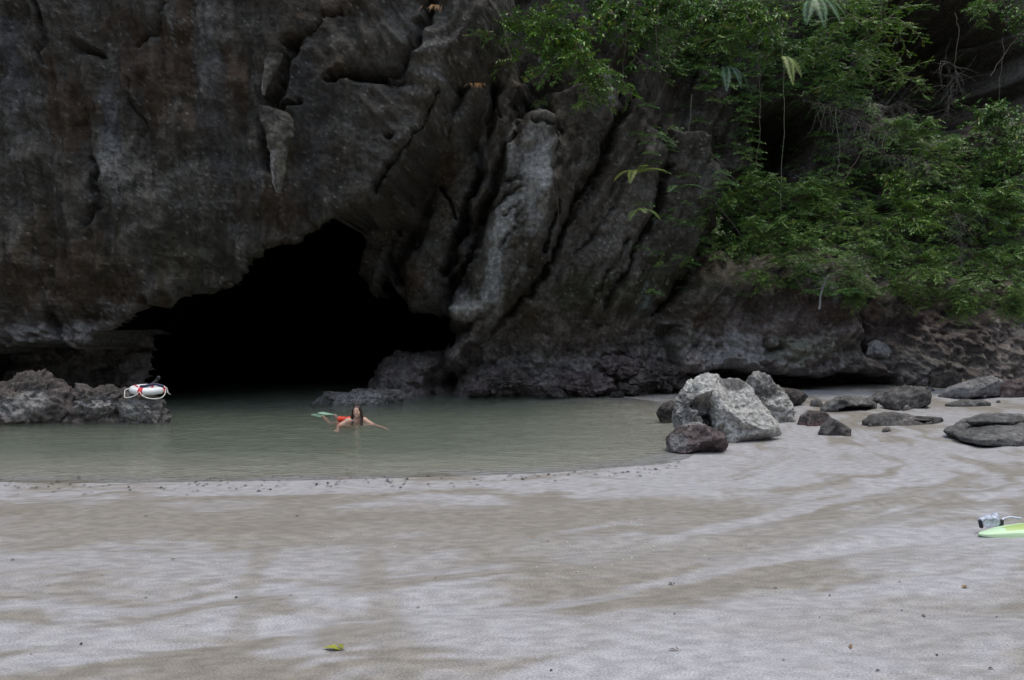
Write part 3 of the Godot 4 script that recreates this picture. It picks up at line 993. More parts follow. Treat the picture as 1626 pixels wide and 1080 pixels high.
	standing_rock("stone", "dark stone with a flat head at the foot of the ledge", "stone", g, [[1478, 616], [1486, 600], [1506, 588], [1524, 596], [1534, 614], [1500, 622]], 616, 0.35, dark, [], 132, 4, 0.08)
	standing_rock("stone", "round brown stone tucked against the ledge left of the dark one", "stone", g, [[1436, 612], [1446, 592], [1466, 584], [1486, 596], [1490, 614]], 612, 0.35, brown, [], 133, 4, 0.09)
	standing_rock("stone", "triangular grey stone perched on the ledge", "stone", "", [[1374, 566], [1380, 548], [1392, 540], [1408, 548], [1417, 558], [1408, 572], [1390, 573]], 572, 0.22, [Color(0.2, 0.2, 0.21), Color(0.33, 0.33, 0.35)], [[1398, 568, 44, 10, soot]], 134, 4, 0.05, 19.4)
	standing_rock("stone", "small dark stone half sunk in the water's edge below the cliff", "stone", "", [[966, 632], [970, 623], [984, 620], [992, 624], [990, 634]], 632, 0.15, dark, [], 135, 3, 0.04)
	var small := [[1296, 646, 24, 14, "fist sized stone left of the flat topped stone"], [1408, 686, 18, 8, "flat pebble in front of the long low stone"], [1382, 678, 10, 6, "tiny pebble beside the long low stone"], [1440, 652, 16, 10, "small stone at the foot of the peaked stone"], [1475, 622, 26, 8, "thin dark stone behind the peaked one"], [1586, 640, 8, 5, "tiny pebble near the right edge"]]
	for i in small.size():
		var s: Array = small[i]
		var w: float = s[2] * 0.5
		standing_rock("pebble", s[4], "pebble", "pebbles among the stones", [[s[0] - w, s[1] + 2], [s[0] - w * 0.6, s[1] - s[3] * 0.7], [s[0] + w * 0.3, s[1] - s[3]], [s[0] + w, s[1]], [s[0] + w * 0.6, s[1] + 3]], s[1], w * 0.01, grey, [], 140 + i, 2, 0.02)
	# rubble at the foot of the cliff
	var rub := [[758, 618, 44, 26], [806, 606, 88, 40], [872, 622, 60, 24], [930, 603, 104, 44], [1000, 618, 50, 22], [1052, 600, 96, 46], [980, 580, 70, 36]]
	var tell := ["small lump of rubble beside the dark cleft at the waterline", "broad lump of rubble below the whitish patch of the cliff foot", "low lump of rubble at the waterline right of the broad one", "largest lump of rubble, midway along the cliff foot", "small lump of rubble beside the little sunken stone", "lump of rubble just left of the boulder heap", "upper lump of rubble above the largest one"]
	for i in rub.size():
		var r: Array = rub[i]
		var o := []
		var rng := RandomNumberGenerator.new()
		rng.seed = 500 + i
		for k in 9:
			var a := TAU * k / 9.0
			var m := rng.randf_range(0.65, 1.25)
			o.append([r[0] + cos(a) * r[2] * 0.5 * m, r[1] - sin(a) * r[3] * 0.5 * m])
		standing_rock("rubble_lump", tell[i], "rubble", "rubble at the foot of the cliff", o, 628, 0.4, brown if i % 3 else plum, [], 200 + i, 5, 0.17, 20.55 if i < 6 else 20.8)

# ---------------------------------------------------------------- plants
class Leafage:
	var v := PackedVector3Array()
	var n := PackedVector3Array()
	var c := PackedColorArray()
	var ix := PackedInt32Array()
	func leaf(base: Vector3, dir: Vector3, up: Vector3, length: float, width: float, col: Color, droop := 0.15) -> void:
		var side := dir.cross(up).normalized()
		var nor := side.cross(dir).normalized()
		var m := base + dir * length * 0.45 + nor * length * 0.04
		var tip := base + dir * length * 0.97 - nor * length * droop
		var l := m + side * width * 0.5 + nor * width * 0.16
		var r := m - side * width * 0.5 + nor * width * 0.16
		var k := v.size()
		v.append_array([base, l, m, r, tip])
		n.append_array([nor, (nor - side * 0.35).normalized(), nor, (nor + side * 0.35).normalized(), nor])
		c.append_array([col, col, col, col, col])
		ix.append_array([k, k + 2, k + 1, k, k + 3, k + 2, k + 1, k + 2, k + 4, k + 2, k + 3, k + 4])
	func tube(pts: PackedVector3Array, r0: float, r1: float, col: Color, sides := 4) -> void:
		var k := v.size()
		for i in pts.size():
			var t := (pts[mini(i + 1, pts.size() - 1)] - pts[maxi(i - 1, 0)]).normalized()
			var a := t.cross(Vector3(0.31, 0.2, 0.93)).normalized()
			var b := t.cross(a)
			var r := lerpf(r0, r1, float(i) / (pts.size() - 1))
			for s in sides:
				var d := a * cos(TAU * s / sides) + b * sin(TAU * s / sides)
				v.append(pts[i] + d * r)
				n.append(d)
				c.append(col)
		for i in pts.size() - 1:
			for s in sides:
				var p := k + i * sides + s
				var q := k + i * sides + (s + 1) % sides
				ix.append_array([p, p + sides, q, q, p + sides, q + sides])
	func mesh(m: Material) -> ArrayMesh:
		var arr := []
		arr.resize(Mesh.ARRAY_MAX)
		arr[Mesh.ARRAY_VERTEX] = v
		arr[Mesh.ARRAY_NORMAL] = n
		arr[Mesh.ARRAY_COLOR] = c
		arr[Mesh.ARRAY_INDEX] = ix
		var am := ArrayMesh.new()
		am.add_surface_from_arrays(Mesh.PRIMITIVE_TRIANGLES, arr)
		am.surface_set_material(0, m)
		return am

func green(rng: RandomNumberGenerator, hue := 0.0) -> Color:
	# linear leaf colours from deep bluish green to fresh yellow green
	var t := clampf(rng.randf() * 0.8 + hue, 0.0, 1.3)
	var c := Color(0.05, 0.11, 0.045).lerp(Color(0.13, 0.22, 0.04), t)
	if rng.randf() < 0.03: c = Color(0.24, 0.22, 0.04)
	elif rng.randf() < 0.03: c = Color(0.13, 0.09, 0.045)
	return c * rng.randf_range(0.85, 1.4)

func bent(from: Vector3, dir: Vector3, length: float, sag: float, steps: int, rng: RandomNumberGenerator, wild := 0.12) -> PackedVector3Array:
	var p := PackedVector3Array([from])
	var d := dir.normalized()
	var q := from
	for i in steps:
		d = (d + Vector3(rng.randfn() * wild, rng.randfn() * wild - sag / steps, rng.randfn() * wild)).normalized()
		q += d * length / steps
		p.append(q)
	return p

func spray(l: Leafage, from: Vector3, dir: Vector3, length: float, pairs: int, leaf_len: float, leaf_wid: float, rng: RandomNumberGenerator, hue: float) -> void:
	# a twig with leaflets in two ranks
	var up := (Vector3.UP + Vector3(rng.randfn(), 0, rng.randfn()) * 0.35).normalized()
	var line := bent(from, dir, length, 0.35, 4, rng, 0.06)
	var tone := green(rng, hue)
	for i in pairs:
		var t := (i + 0.6) / pairs * 4.0
		var k := mini(int(t), 3)
		var p := line[k].lerp(line[k + 1], t - k)
		var d := (line[k + 1] - line[k]).normalized()
		var side := d.cross(up).normalized()
		for s in [-1.0, 1.0]:
			if rng.randf() < 0.1: continue
			var ld: Vector3 = (side * s + d * 0.55 + Vector3(rng.randfn(), rng.randfn() - 0.3, rng.randfn()) * 0.16).normalized()
			l.leaf(p, ld, (up + Vector3(rng.randfn(), rng.randfn(), rng.randfn()) * 0.22).normalized(), leaf_len * rng.randf_range(0.75, 1.15), leaf_wid * rng.randf_range(0.8, 1.15), tone.lerp(green(rng, hue), 0.35), 0.12)
	l.leaf(line[4], (line[4] - line[3]).normalized(), up, leaf_len, leaf_wid, tone)

func whorl(l: Leafage, from: Vector3, dir: Vector3, count: int, leaf_len: float, leaf_wid: float, rng: RandomNumberGenerator, hue: float) -> void:
	for i in count:
		var d := (dir * 0.5 + Vector3(rng.randfn(), rng.randfn() * 0.5, rng.randfn())).normalized()
		l.leaf(from + dir * rng.randf() * 0.05, (d + Vector3(0, -0.25, 0)).normalized(), (Vector3.UP + 0.4 * Vector3(rng.randfn(), 0, rng.randfn())).normalized(), leaf_len * rng.randf_range(0.7, 1.2), leaf_wid * rng.randf_range(0.8, 1.2), green(rng, hue), 0.2)

func shrub(kind: String, rng_seed: int, hue: float) -> Array:
	# [stems, foliage] of a shrub about a metre across that leans out from a wall behind it
	var rng := RandomNumberGenerator.new()
	rng.seed = rng_seed
	var wood := Leafage.new()
	var l := Leafage.new()
	var bark := Color(0.13, 0.11, 0.09)
	var branches := 13 if kind != "sparse" else 7
	for b in branches:
		var dir := Vector3(rng.randf_range(-1.1, 1.1), rng.randf_range(-0.25, 1.0), rng.randf_range(0.1, 1.0))
		if kind == "hanging": dir.y = rng.randf_range(-1.0, 0.3)
		var length := rng.randf_range(0.55, 1.05)
		var line := bent(Vector3(rng.randfn() * 0.08, -0.1, -0.25), dir, length, 0.9, 6, rng)
		wood.tube(line, 0.012, 0.003, bark * rng.randf_range(0.8, 1.3))
		for i in range(2, 7):
			for k in (3 if kind != "sparse" else 2):
				var d := (line[i] - line[i - 1]).normalized()
				var td := (d * 0.5 + Vector3(rng.randfn(), rng.randf_range(-0.5, 0.6), rng.randfn())).normalized()
				var p := line[i - 1].lerp(line[i], rng.randf())
				if kind == "broad":
					var q := p + td * rng.randf_range(0.08, 0.2)
					wood.tube(PackedVector3Array([p, q]), 0.003, 0.002, bark, 3)
					whorl(l, q, td, 6, 0.095, 0.046, rng, hue)
				elif kind == "fine":
					spray(l, p, td, rng.randf_range(0.14, 0.24), 7, 0.040, 0.019, rng, hue)
				else:
					spray(l, p, td, rng.randf_range(0.18, 0.32), 6, 0.078, 0.032, rng, hue)
	return [wood.mesh(mats.bark), l.mesh(mats.leaf)]

func frond(length: float, sag: float, leaf_len: float, rng: RandomNumberGenerator, tone: Color, rise := 0.55) -> ArrayMesh:
	# a fern leaf that rises from its root and bends over, along +z
	var l := Leafage.new()
	var line := bent(Vector3.ZERO, Vector3(0, rise, 1), length, sag, 10, rng, 0.03)
	l.tube(line, 0.006, 0.002, tone * 0.7, 3)
	var count := int(length / 0.032)
	for i in range(2, count):
		var t := float(i) / count * 10.0
		var k := mini(int(t), 9)
		var p := line[k].lerp(line[k + 1], t - k)
		var d := (line[k + 1] - line[k]).normalized()
		var side := d.cross(Vector3.RIGHT).cross(d).normalized()
		var up := Vector3.RIGHT.cross(d).normalized() * -1.0
		var across := d.cross(up).normalized()
		var size := leaf_len * sin(PI * clampf(0.12 + 0.86 * float(i) / count, 0.0, 1.0))
		for s in [-1.0, 1.0]:
			l.leaf(p, (across * s + d * 0.25 - up * 0.15).normalized(), up, size * rng.randf_range(0.85, 1.1), 0.022, tone * rng.randf_range(0.8, 1.2), 0.1)
	return l.mesh(mats.leaf)

func place_plant(kind: Array, called: String, label: String, px: float, py: float, d: float, size: float, turn: float, group: String) -> Node3D:
	var t := thing(called, label, "shrub", at(px, py, d + (0.8 if d > 17.75 else 0.5)), group)
	part("stems", kind[0], t)
	part("foliage", kind[1], t)
	t.rotation.y = turn
	t.scale = Vector3.ONE * size
	return t

func build_plants() -> void:
	var leaf := StandardMaterial3D.new()
	leaf.resource_name = "leaf"
	leaf.vertex_color_use_as_albedo = true
	leaf.albedo_color = Color(1, 1, 1)
	leaf.roughness = 0.42
	leaf.metallic_specular = 0.5
	leaf.cull_mode = BaseMaterial3D.CULL_DISABLED
	leaf.backlight_enabled = true
	leaf.backlight = Color(0.5, 0.6, 0.25)
	mats.leaf = leaf
	var bark := StandardMaterial3D.new()
	bark.resource_name = "bark"
	bark.vertex_color_use_as_albedo = true
	bark.roughness = 0.9
	mats.bark = bark
	var kinds := {
		"pinnate": [shrub("pinnate", 1, 0.05), shrub("pinnate", 2, 0.15), shrub("pinnate", 3, 0.3)],
		"broad": [shrub("broad", 4, 0.0), shrub("broad", 5, 0.2), shrub("broad", 6, 0.4)],
		"fine": [shrub("fine", 7, 0.25), shrub("fine", 8, 0.45)],
		"sparse": [shrub("sparse", 9, 0.1), shrub("sparse", 10, 0.2)],
		"hanging": [shrub("hanging", 11, 0.1), shrub("hanging", 12, 0.25)],
	}
	# kind, variant, px, py, depth, size, label
	var list := [
		["broad", 1, 905, 62, 16.9, 1.55, "bright leafy shrub overhanging the pale rock plate"],
		["pinnate", 1, 858, 55, 17.1, 1.35, "leafy shrub at the left end of the overhanging clump"],
		["hanging", 1, 940, 84, 16.9, 1.2, "drooping shrub at the tip of the overhanging clump"],
		["broad", 0, 955, 22, 17.4, 1.5, "dark shrub behind the overhanging clump"],
		["sparse", 0, 760, 48, 16.2, 0.4, "tiny shrub rooted in the crack above the ribs"],
		["sparse", 1, 862, 158, 17.6, 0.3, "tiny green sprig on top of the pale rock plate"],
		["broad", 0, 1040, 15, 18.6, 1.2, "dark shrub hanging at the top edge, right of the overhanging clump"],
		["broad", 0, 1110, 30, 18.5, 1.2, "dense dark shrub above the drooping fern fronds"],
		["pinnate", 0, 1165, 55, 18.4, 1.2, "dark glossy shrub at the top, left of the strap leaves"],
		["broad", 1, 1205, 20, 18.2, 1.1, "glossy shrub at the top edge beside the strap leaves"],
		["broad", 0, 1225, 85, 18.5, 0.9, "shaded shrub just above the yellowish hanging frond"],
		["fine", 1, 1345, 15, 17.8, 1.25, "bright green fine leaved shrub at the top edge"],
		["fine", 1, 1410, 20, 17.8, 1.15, "bright green shrub beside the dark gap at the top"],
		["fine", 0, 1300, 70, 18.2, 1.0, "mid green shrub below the bright top shrubs"],
		["fine", 0, 1375, 80, 18.3, 1.15, "shrub over the middle of the dry tangle"],
		["fine", 1, 1430, 115, 18.4, 0.9, "yellow green shrub at the edge of the dark gap"],
		["pinnate", 2, 1290, 85, 18.4, 0.6, "small spray bush beside the yellowish frond"],
		["pinnate", 0, 1330, 130, 18.6, 0.8, "shaded bush above the dry tangle"],
		["broad", 0, 1610, 25, 18.4, 0.9, "dark bush in the top right corner"],
		["pinnate", 0, 1560, 10, 18.8, 0.7, "small bush hanging in the dark gap near the corner"],
		["broad", 0, 1555, 190, 18.5, 1.15, "rounded dark green bush standing highest on the right slope"],
		["broad", 1, 1600, 240, 18.3, 1.1, "bush at the right edge below the rounded one"],
		["fine", 1, 1500, 250, 18.3, 1.0, "light green bush left of and below the rounded one"],
		["pinnate", 1, 1450, 210, 18.6, 0.9, "bush between the dry tangle and the rounded bush"],
		["pinnate", 1, 1200, 300, 18.7, 1.0, "bush with level sprays beside the pale hanging vine"],
		["pinnate", 0, 1150, 320, 18.9, 0.9, "dark bush at the left end of the lower thicket"],
		["pinnate", 1, 1265, 310, 18.4, 1.0, "bush with level sprays right of the pale hanging vine"],
		["pinnate", 2, 1310, 300, 18.5, 0.9, "fresh green bush under the dry tangle"],
		["pinnate", 1, 1215, 370, 18.3, 1.05, "bush above the brown nose of the ledge"],
		["broad", 0, 1170, 400, 18.4, 0.85, "dark bush whose twigs reach left over the ledge"],
		["pinnate", 1, 1270, 390, 18.0, 1.0, "drooping bush hanging over the front of the ledge nose"],
		["fine", 1, 1330, 350, 18.0, 1.0, "brightest yellow green bush, above the pale root on the ledge"],
		["fine", 1, 1390, 350, 18.0, 1.1, "yellow green bush in the middle of the lower thicket"],
		["pinnate", 2, 1450, 330, 18.1, 1.1, "fresh bush right of the yellow green ones"],
		["broad", 2, 1430, 290, 18.4, 0.9, "bush just below the grey dry twigs"],
		["fine", 0, 1510, 330, 18.1, 1.1, "bush in the centre of the right slope"],
		["pinnate", 1, 1570, 320, 18.0, 1.1, "bush near the right edge at mid height"],
		["broad", 1, 1620, 340, 18.0, 1.0, "broad leaved bush cut by the right edge"],
		["pinnate", 1, 1400, 410, 18.1, 0.9, "low bush right of the pale root"],
		["pinnate", 2, 1470, 410, 17.9, 1.0, "low bush above the dark hollow of the ledge"],
		["fine", 0, 1540, 400, 17.9, 1.05, "low fine leaved bush near the right end of the ledge"],
		["pinnate", 1, 1600, 420, 17.8, 1.0, "low bush at the right edge of the ledge"],
		["fine", 1, 1480, 445, 18.2, 0.55, "small bush sitting on the rim of the ledge"],
		["pinnate", 2, 1420, 450, 18.3, 0.5, "small drooping bush on the rim, right of the pale root"],
		["fine", 1, 1445, 462, 18.6, 0.7, "small bush on the shelf, left of the dark hollow"],
		["pinnate", 1, 1500, 474, 18.6, 0.75, "bush resting on the shelf in front of the dark hollow"],
		["fine", 0, 1565, 478, 18.6, 0.75, "fine leaved bush resting low on the right shelf"],
		["pinnate", 2, 1622, 474, 18.5, 0.8, "fresh bush resting on the shelf at the right edge"],
		["hanging", 0, 1350, 455, 18.2, 0.6, "drooping bush directly right of the pale root"],
		["hanging", 1, 1530, 465, 18.0, 0.7, "drooping bush over the dark hollow of the right shelf"],
		["hanging", 0, 1600, 470, 17.9, 0.7, "drooping bush at the right edge, lowest of the thicket"],
		["hanging", 1, 1210, 425, 18.2, 0.6, "drooping bush over the left shoulder of the ledge nose"],
		["fine", 0, 1080, 60, 18.6, 0.9, "small leaved shrub over the dark hollow at the top"],
		["broad", 0, 1010, 45, 18.3, 1.0, "dark shrub between the overhanging clump and the dark hollow"],
		["sparse", 1, 1048, 415, 18.9, 0.32, "single sprig on the bare rock left of the thicket"],
		["sparse", 0, 1105, 345, 19.0, 0.55, "loose sprays beside the lower fern"],
		["sparse", 0, 1125, 375, 18.9, 0.5, "loose twigs with few leaves below the lower fern"],
	]
	for i in list.size():
		var p: Array = list[i]
		place_plant(kinds[p[0]][p[1]], "shrub", p[6], p[2], p[3], p[4], p[5], (i % 5 - 2) * 0.35, "shrubs growing on the cliff")
	# ferns
	var rng := RandomNumberGenerator.new()
	rng.seed = 77
	var ferns := [
		[1010, 275, 18.3, [[-1.0, 0.55, 1.9], [-0.4, 0.6, 2.0], [0.3, 0.45, 1.0], [0.9, 0.6, 1.2], [1.4, 0.5, 0.8]], 0.075, Color(0.26, 0.32, 0.08), "yellow green fern growing from the bare rock, upper of two"],
		[1015, 335, 18.4, [[-0.7, 0.42, 2.2], [0.1, 0.4, 1.6], [0.8, 0.5, 2.0]], 0.07, Color(0.20, 0.28, 0.08), "smaller fern growing from the bare rock, lower of two"],
		[1240, 95, 18.0, [[0.1, 1.1, 3.4], [0.5, 0.8, 3.0]], 0.10, Color(0.22, 0.28, 0.07), "fern with a long yellowish frond hanging down"],
		[1150, 110, 18.6, [[-0.2, 1.0, 3.4], [0.5, 0.9, 3.2], [1.1, 0.9, 3.0]], 0.10, Color(0.10, 0.17, 0.11), "fern with bluish fronds hanging in the shade"],
		[1290, 5, 17.9, [[-0.5, 1.0, 3.0], [0.0, 1.1, 3.2], [0.6, 1.0, 2.8], [1.0, 0.9, 2.4]], 0.12, Color(0.10, 0.19, 0.09), "large fern with strap like fronds at the top edge"],
		[1075, 300, 18.6, [[-0.4, 0.5, 1.4], [0.8, 0.55, 1.3]], 0.08, Color(0.10, 0.18, 0.07), "dark fern right of the two yellow green ones"],
	]
	for f in ferns:
		var t := thing("fern", f[6], "fern", at(f[0], f[1], f[2] + 0.8), "ferns on the cliff")
		for s in f[3]:
			var o := part("frond", frond(s[1] * (1.5 if f[4] < 0.09 else 1.15), s[2], f[4] * (1.9 if f[4] < 0.09 else 1.5), rng, f[5]), t)
			o.rotation.y = s[0]
	# hanging vines
	var vines := [
		[1243, 40, 335, 17.9, 0.0065, Color(0.16, 0.17, 0.11), "pale straight vine hanging in front of the lower thicket"],
		[1045, -10, 120, 18.2, 0.009, Color(0.10, 0.085, 0.06), "vine hanging beside the dark hollow at the top"],
		[993, 5, 150, 18.0, 0.012, Color(0.11, 0.09, 0.06), "thick vine right of the overhanging clump"],
		[786, -10, 60, 16.4, 0.007, Color(0.10, 0.085, 0.06), "thread of vine above the ribs"],
		[883, 205, 380, 17.7, 0.005, Color(0.13, 0.10, 0.08), "thread of vine down the edge of the pale rock plate"],
		[1205, 60, 280, 18.4, 0.008, Color(0.12, 0.10, 0.07), "vine hanging left of the pale straight one"],
		[1095, 150, 360, 19.6, 0.02, Color(0.10, 0.10, 0.085), "stout grey aerial root against the bare rock"],
		[1330, 170, 290, 18.1, 0.008, Color(0.15, 0.14, 0.11), "vine hanging in the dry tangle"],
		[1520, 20, 110, 18.8, 0.008, Color(0.12, 0.10, 0.08), "vine hanging in the dark gap at the top right"],
		[1590, 60, 170, 18.8, 0.008, Color(0.12, 0.10, 0.08), "vine hanging between the corner bush and the rounded bush"],
		[905, 110, 190, 17.2, 0.006, Color(0.12, 0.09, 0.07), "bare root hanging under the overhanging clump"],
	]
	for s in vines:
		var a := at(s[0], s[1], s[3] + 0.7)
		var b := at(s[0], s[2], s[3] + 0.7)
		var line := PackedVector3Array()
		for k in 13:
			var q := a.lerp(b, k / 12.0)
			line.append(q - a + Vector3(rng.randfn() * 0.012, 0, rng.randfn() * 0.02) + Vector3(0.05 * sin(k * 0.5 + s[0]), 0, 0))
		var l := Leafage.new()
		l.tube(line, s[4], s[4] * 0.6, s[5], 5)
		var o := part("hanging_vine", l.mesh(mats.bark))
		o.position = a
		tag(o, s[6], "vine", "vines hanging from the cliff")
	# bare branches
	var limbs := [
		[[1122, 232], [1150, 268], [1182, 302], [1225, 335], 18.7, 0.018, "bare branch slanting down towards the left end of the thicket"],
		[[1136, 322], [1160, 350], [1178, 378], [1186, 400], 18.7, 0.016, "bare branch below the first slanting one"],
		[[1128, 482], [1150, 455], [1178, 425], [1200, 405], 18.4, 0.014, "bare branch rising from the shaded rock left of the ledge nose"],
		[[1338, 292], [1352, 268], [1366, 245], [1378, 225], 17.8, 0.013, "pale branch crossing the gap under the dry tangle"],
		[[1400, 240], [1425, 252], [1440, 275], [1448, 300], 17.8, 0.012, "arched grey branch right of the dry tangle"],
		[[1572, 120], [1590, 95], [1608, 70], [1622, 50], 18.4, 0.014, "branch crossing the dark gap at the top right"],
		[[1280, 470], [1272, 455], [1262, 442], [1240, 436], 18.3, 0.03, "brown root running over the ledge nose"],
		[[1300, 492], [1304, 470], [1308, 450], [1318, 436], 18.2, 0.035, "pale root standing on the ledge nose"],
		[[850, 122], [880, 118], [905, 140], [922, 150], 17.0, 0.008, "bare twig under the overhanging clump"],
	]
	for s in limbs:
		var l := Leafage.new()
		var pts := PackedVector3Array()
		var a := at(s[0][0], s[0][1], s[4] + 0.7)
		for k in 10:
			var t := k / 9.0 * 3.0
			var i := mini(int(t), 2)
			var p: Vector3 = at(lerpf(s[i][0], s[i + 1][0], t - i), lerpf(s[i][1], s[i + 1][1], t - i), s[4] + 0.7)
			pts.append(p - a + Vector3(rng.randfn(), rng.randfn(), rng.randfn()) * 0.012)
		var tone := Color(0.075, 0.062, 0.05)
		if s[6].begins_with("pale root"): tone = Color(0.20, 0.20, 0.195)
		l.tube(pts, s[5] * 0.85, s[5] * 0.4, tone, 6)
		for k in 5:
			var i := rng.randi_range(2, 8)
			l.tube(bent(pts[i], Vector3(rng.randfn(), rng.randfn(), rng.randf()), rng.randf_range(0.1, 0.3), 0.2, 3, rng), s[5] * 0.35, 0.002, tone, 4)
		var o := part("bare_branch", l.mesh(mats.bark))
		o.position = a
		tag(o, s[6], "branch", "bare branches in the thicket")
	# dry tangles of stems
	var dry := [[1350, 190, 18.3, 1.1, "dry brown tangle of stems below the bright top shrubs"], [1420, 185, 18.2, 0.9, "greyish tangle of dry twigs left of the rounded bush"], [1440, 265, 17.9, 0.7, "grey dry twigs in the middle of the slope"], [1560, 440, 17.6, 0.9, "dry brown twigs hanging at the right end of the ledge"], [1370, 430, 17.9, 0.6, "thin grey twigs beside the pale root"], [1545, 120, 18.9, 1.0, "dark stems in the gap behind the rounded bush"], [880, 110, 17.0, 0.6, "brown root threads under the overhanging clump"]]
	for s in dry:
		var l := Leafage.new()
		var main := bent(Vector3(-0.8, 0.35, 0), Vector3(1, 0.1, 0), 1.7, 0.35, 16, rng, 0.25)
		l.tube(main, 0.009, 0.005, Color(0.10, 0.085, 0.065), 4)
		for k in 70:
			var from := main[rng.randi_range(0, 16)]
			var dir := Vector3(rng.randfn() * 0.7, rng.randfn() - 0.6, rng.randf_range(-0.2, 0.5))
			var tone := Color(0.17, 0.145, 0.115).lerp(Color(0.22, 0.21, 0.19), rng.randf()) * rng.randf_range(0.25, 0.6)
			l.tube(bent(from, dir, rng.randf_range(0.3, 0.9), 0.6, 5, rng, 0.2), 0.0055, 0.002, tone, 3)
		var o := part("dry_vine_tangle", l.mesh(mats.bark))
		o.position = at(s[0], s[1], s[2] + 0.7)
		o.scale = Vector3.ONE * s[3]
		tag(o, s[4], "dry vine", "dry tangles in the thicket")
	# leaf cover that clothes the wall behind: nobody could count it
	var cover := Leafage.new()
	for k in 6:
		spray(cover, Vector3.ZERO, Vector3(rng.randfn(), rng.randf_range(-0.6, 0.4), rng.randf_range(0.3, 1.0)).normalized(), 0.24, 5, 0.07, 0.03, rng, 0.05)
	var mm := MultiMesh.new()
	mm.transform_format = MultiMesh.TRANSFORM_3D
	mm.mesh = cover.mesh(mats.leaf)
	var spots := []
	for k in 5200:
		var px := rng.randf_range(1000, 1720)
		var py := rng.randf_range(-60, 470)
		var keep := 0.75
		if px > 1470 and py < 150: keep = 0.10
		elif px > 1235 and px < 1330 and py > 125 and py < 270: keep = 0.10
		elif px < 1130 and py > 90: keep = 0.07
		elif px < 1210 and py > 110 and py < 290: keep = 0.12
		elif px < 1230 and py > 400: keep = 0.1
		elif px > 1290 and px < 1420 and py > 120 and py < 240: keep = 0.4
		if rng.randf() > keep: continue
		var w := at(px, py, 20.4)
		var d := cliff_depth(w.x, w.y)
		w = Vector3(w.x, w.y, -d + rng.randf_range(0.0, 0.5))
		var b := Basis(Vector3.UP, rng.randf_range(-1.0, 1.0)).scaled(Vector3.ONE * rng.randf_range(0.7, 1.25))
		spots.append(Transform3D(b, w))
	mm.instance_count = spots.size()
	for k in spots.size(): mm.set_instance_transform(k, spots[k])
	var mi := MultiMeshInstance3D.new()
	mi.name = "undergrowth"
	mi.multimesh = mm
	add_child(mi)
	tag(mi, "mass of small green leaves clothing the shaded wall behind the shrubs", "undergrowth", "", "stuff")
	# dry tufts
	for s in [[690, 8, 15.4, "orange dry tuft hanging near the top of the big block"], [758, 132, 16.7, "small orange dry tuft on the rib beside the block"]]:
		var l := Leafage.new()
		for k in 26:
			l.leaf(Vector3(rng.randfn() * 0.05, 0, 0), Vector3(rng.randfn() * 0.4, rng.randf_range(-1.0, -0.1), rng.randf()).normalized(), Vector3.BACK, rng.randf_range(0.08, 0.2), 0.012, Color(0.34, 0.17, 0.06) * rng.randf_range(0.5, 1.1), 0.3)
		var o := part("dry_tuft", l.mesh(mats.leaf))
		o.position = at(s[0], s[1], s[2])
		tag(o, s[3], "dry grass", "dry tufts on the rock")
	print("plants ", Time.get_ticks_msec())

# ---------------------------------------------------------------- smooth bodies
func capsule(p: Vector3, a: Vector3, b: Vector3, ra: float, rb: float) -> float:
	var e := b - a
	var t := clampf((p - a).dot(e) / e.length_squared(), 0.0, 1.0)
	return p.distance_to(a + e * t) - lerpf(ra, rb, t)

func ball(p: Vector3, c: Vector3, r: Vector3) -> float:
	var q := (p - c) / r
	return (q.length() - 1.0) * minf(r.x, minf(r.y, r.z))

func net(f: Callable, lo: Vector3, hi: Vector3, cell: float, v: PackedVector3Array, ix: PackedInt32Array) -> Array:
	# surface nets: one vertex in each crossed cell, one quad round each crossed edge
	var n := Vector3i(((hi - lo) / cell).ceil()) + Vector3i.ONE
	var g := PackedFloat32Array()
	g.resize(n.x * n.y * n.z)
	var k := 0
	for z in n.z:
		for y in n.y:
			for x in n.x:
				g[k] = f.call(lo + Vector3(x, y, z) * cell)
				k += 1
	var sx := 1
	var sy := n.x
	var sz := n.x * n.y
	var made_at := {}
	var corner := [0, sx, sy, sx + sy, sz, sz + sx, sz + sy, sz + sx + sy]
	var edges := [[0, 1], [2, 3], [4, 5], [6, 7], [0, 2], [1, 3], [4, 6], [5, 7], [0, 4], [1, 5], [2, 6], [3, 7]]
	for z in n.z - 1:
		for y in n.y - 1:
			for x in n.x - 1:
				var at_ := x + y * sy + z * sz
				var neg := 0
				for c in 8:
					if g[at_ + corner[c]] < 0.0: neg += 1
				if neg == 0 or neg == 8: continue
				var sum := Vector3.ZERO
				var count := 0
				for e in edges:
					var a: float = g[at_ + corner[e[0]]]
					var b: float = g[at_ + corner[e[1]]]
					if (a < 0.0) == (b < 0.0): continue
					var t := a / (a - b)
					var pa := Vector3(e[0] & 1, (e[0] >> 1) & 1, e[0] >> 2)
					var pb := Vector3(e[1] & 1, (e[1] >> 1) & 1, e[1] >> 2)
					sum += pa.lerp(pb, t)
					count += 1
				made_at[at_] = v.size()
				v.append(lo + (Vector3(x, y, z) + sum / count) * cell)
	for at_ in made_at:
		var x: int = at_ % n.x
		var y: int = (at_ / sy) % n.y
		var z: int = at_ / sz
		var steps := [[sx, sy, sz, y, z], [sy, sz, sx, z, x], [sz, sx, sy, x, y]]
		for s in steps:
			if s[3] == 0 or s[4] == 0: continue
			var a: float = g[at_]
			var b: float = g[at_ + s[0]]
			if (a < 0.0) == (b < 0.0): continue
			var q := [made_at.get(at_ - s[1] - s[2], -1), made_at.get(at_ - s[2], -1), made_at[at_], made_at.get(at_ - s[1], -1)]
			if q.has(-1): continue
			if a < 0.0: ix.append_array([q[0], q[2], q[1], q[0], q[3], q[2]])
			else: ix.append_array([q[0], q[1], q[2], q[0], q[2], q[3]])
	return [v, ix]

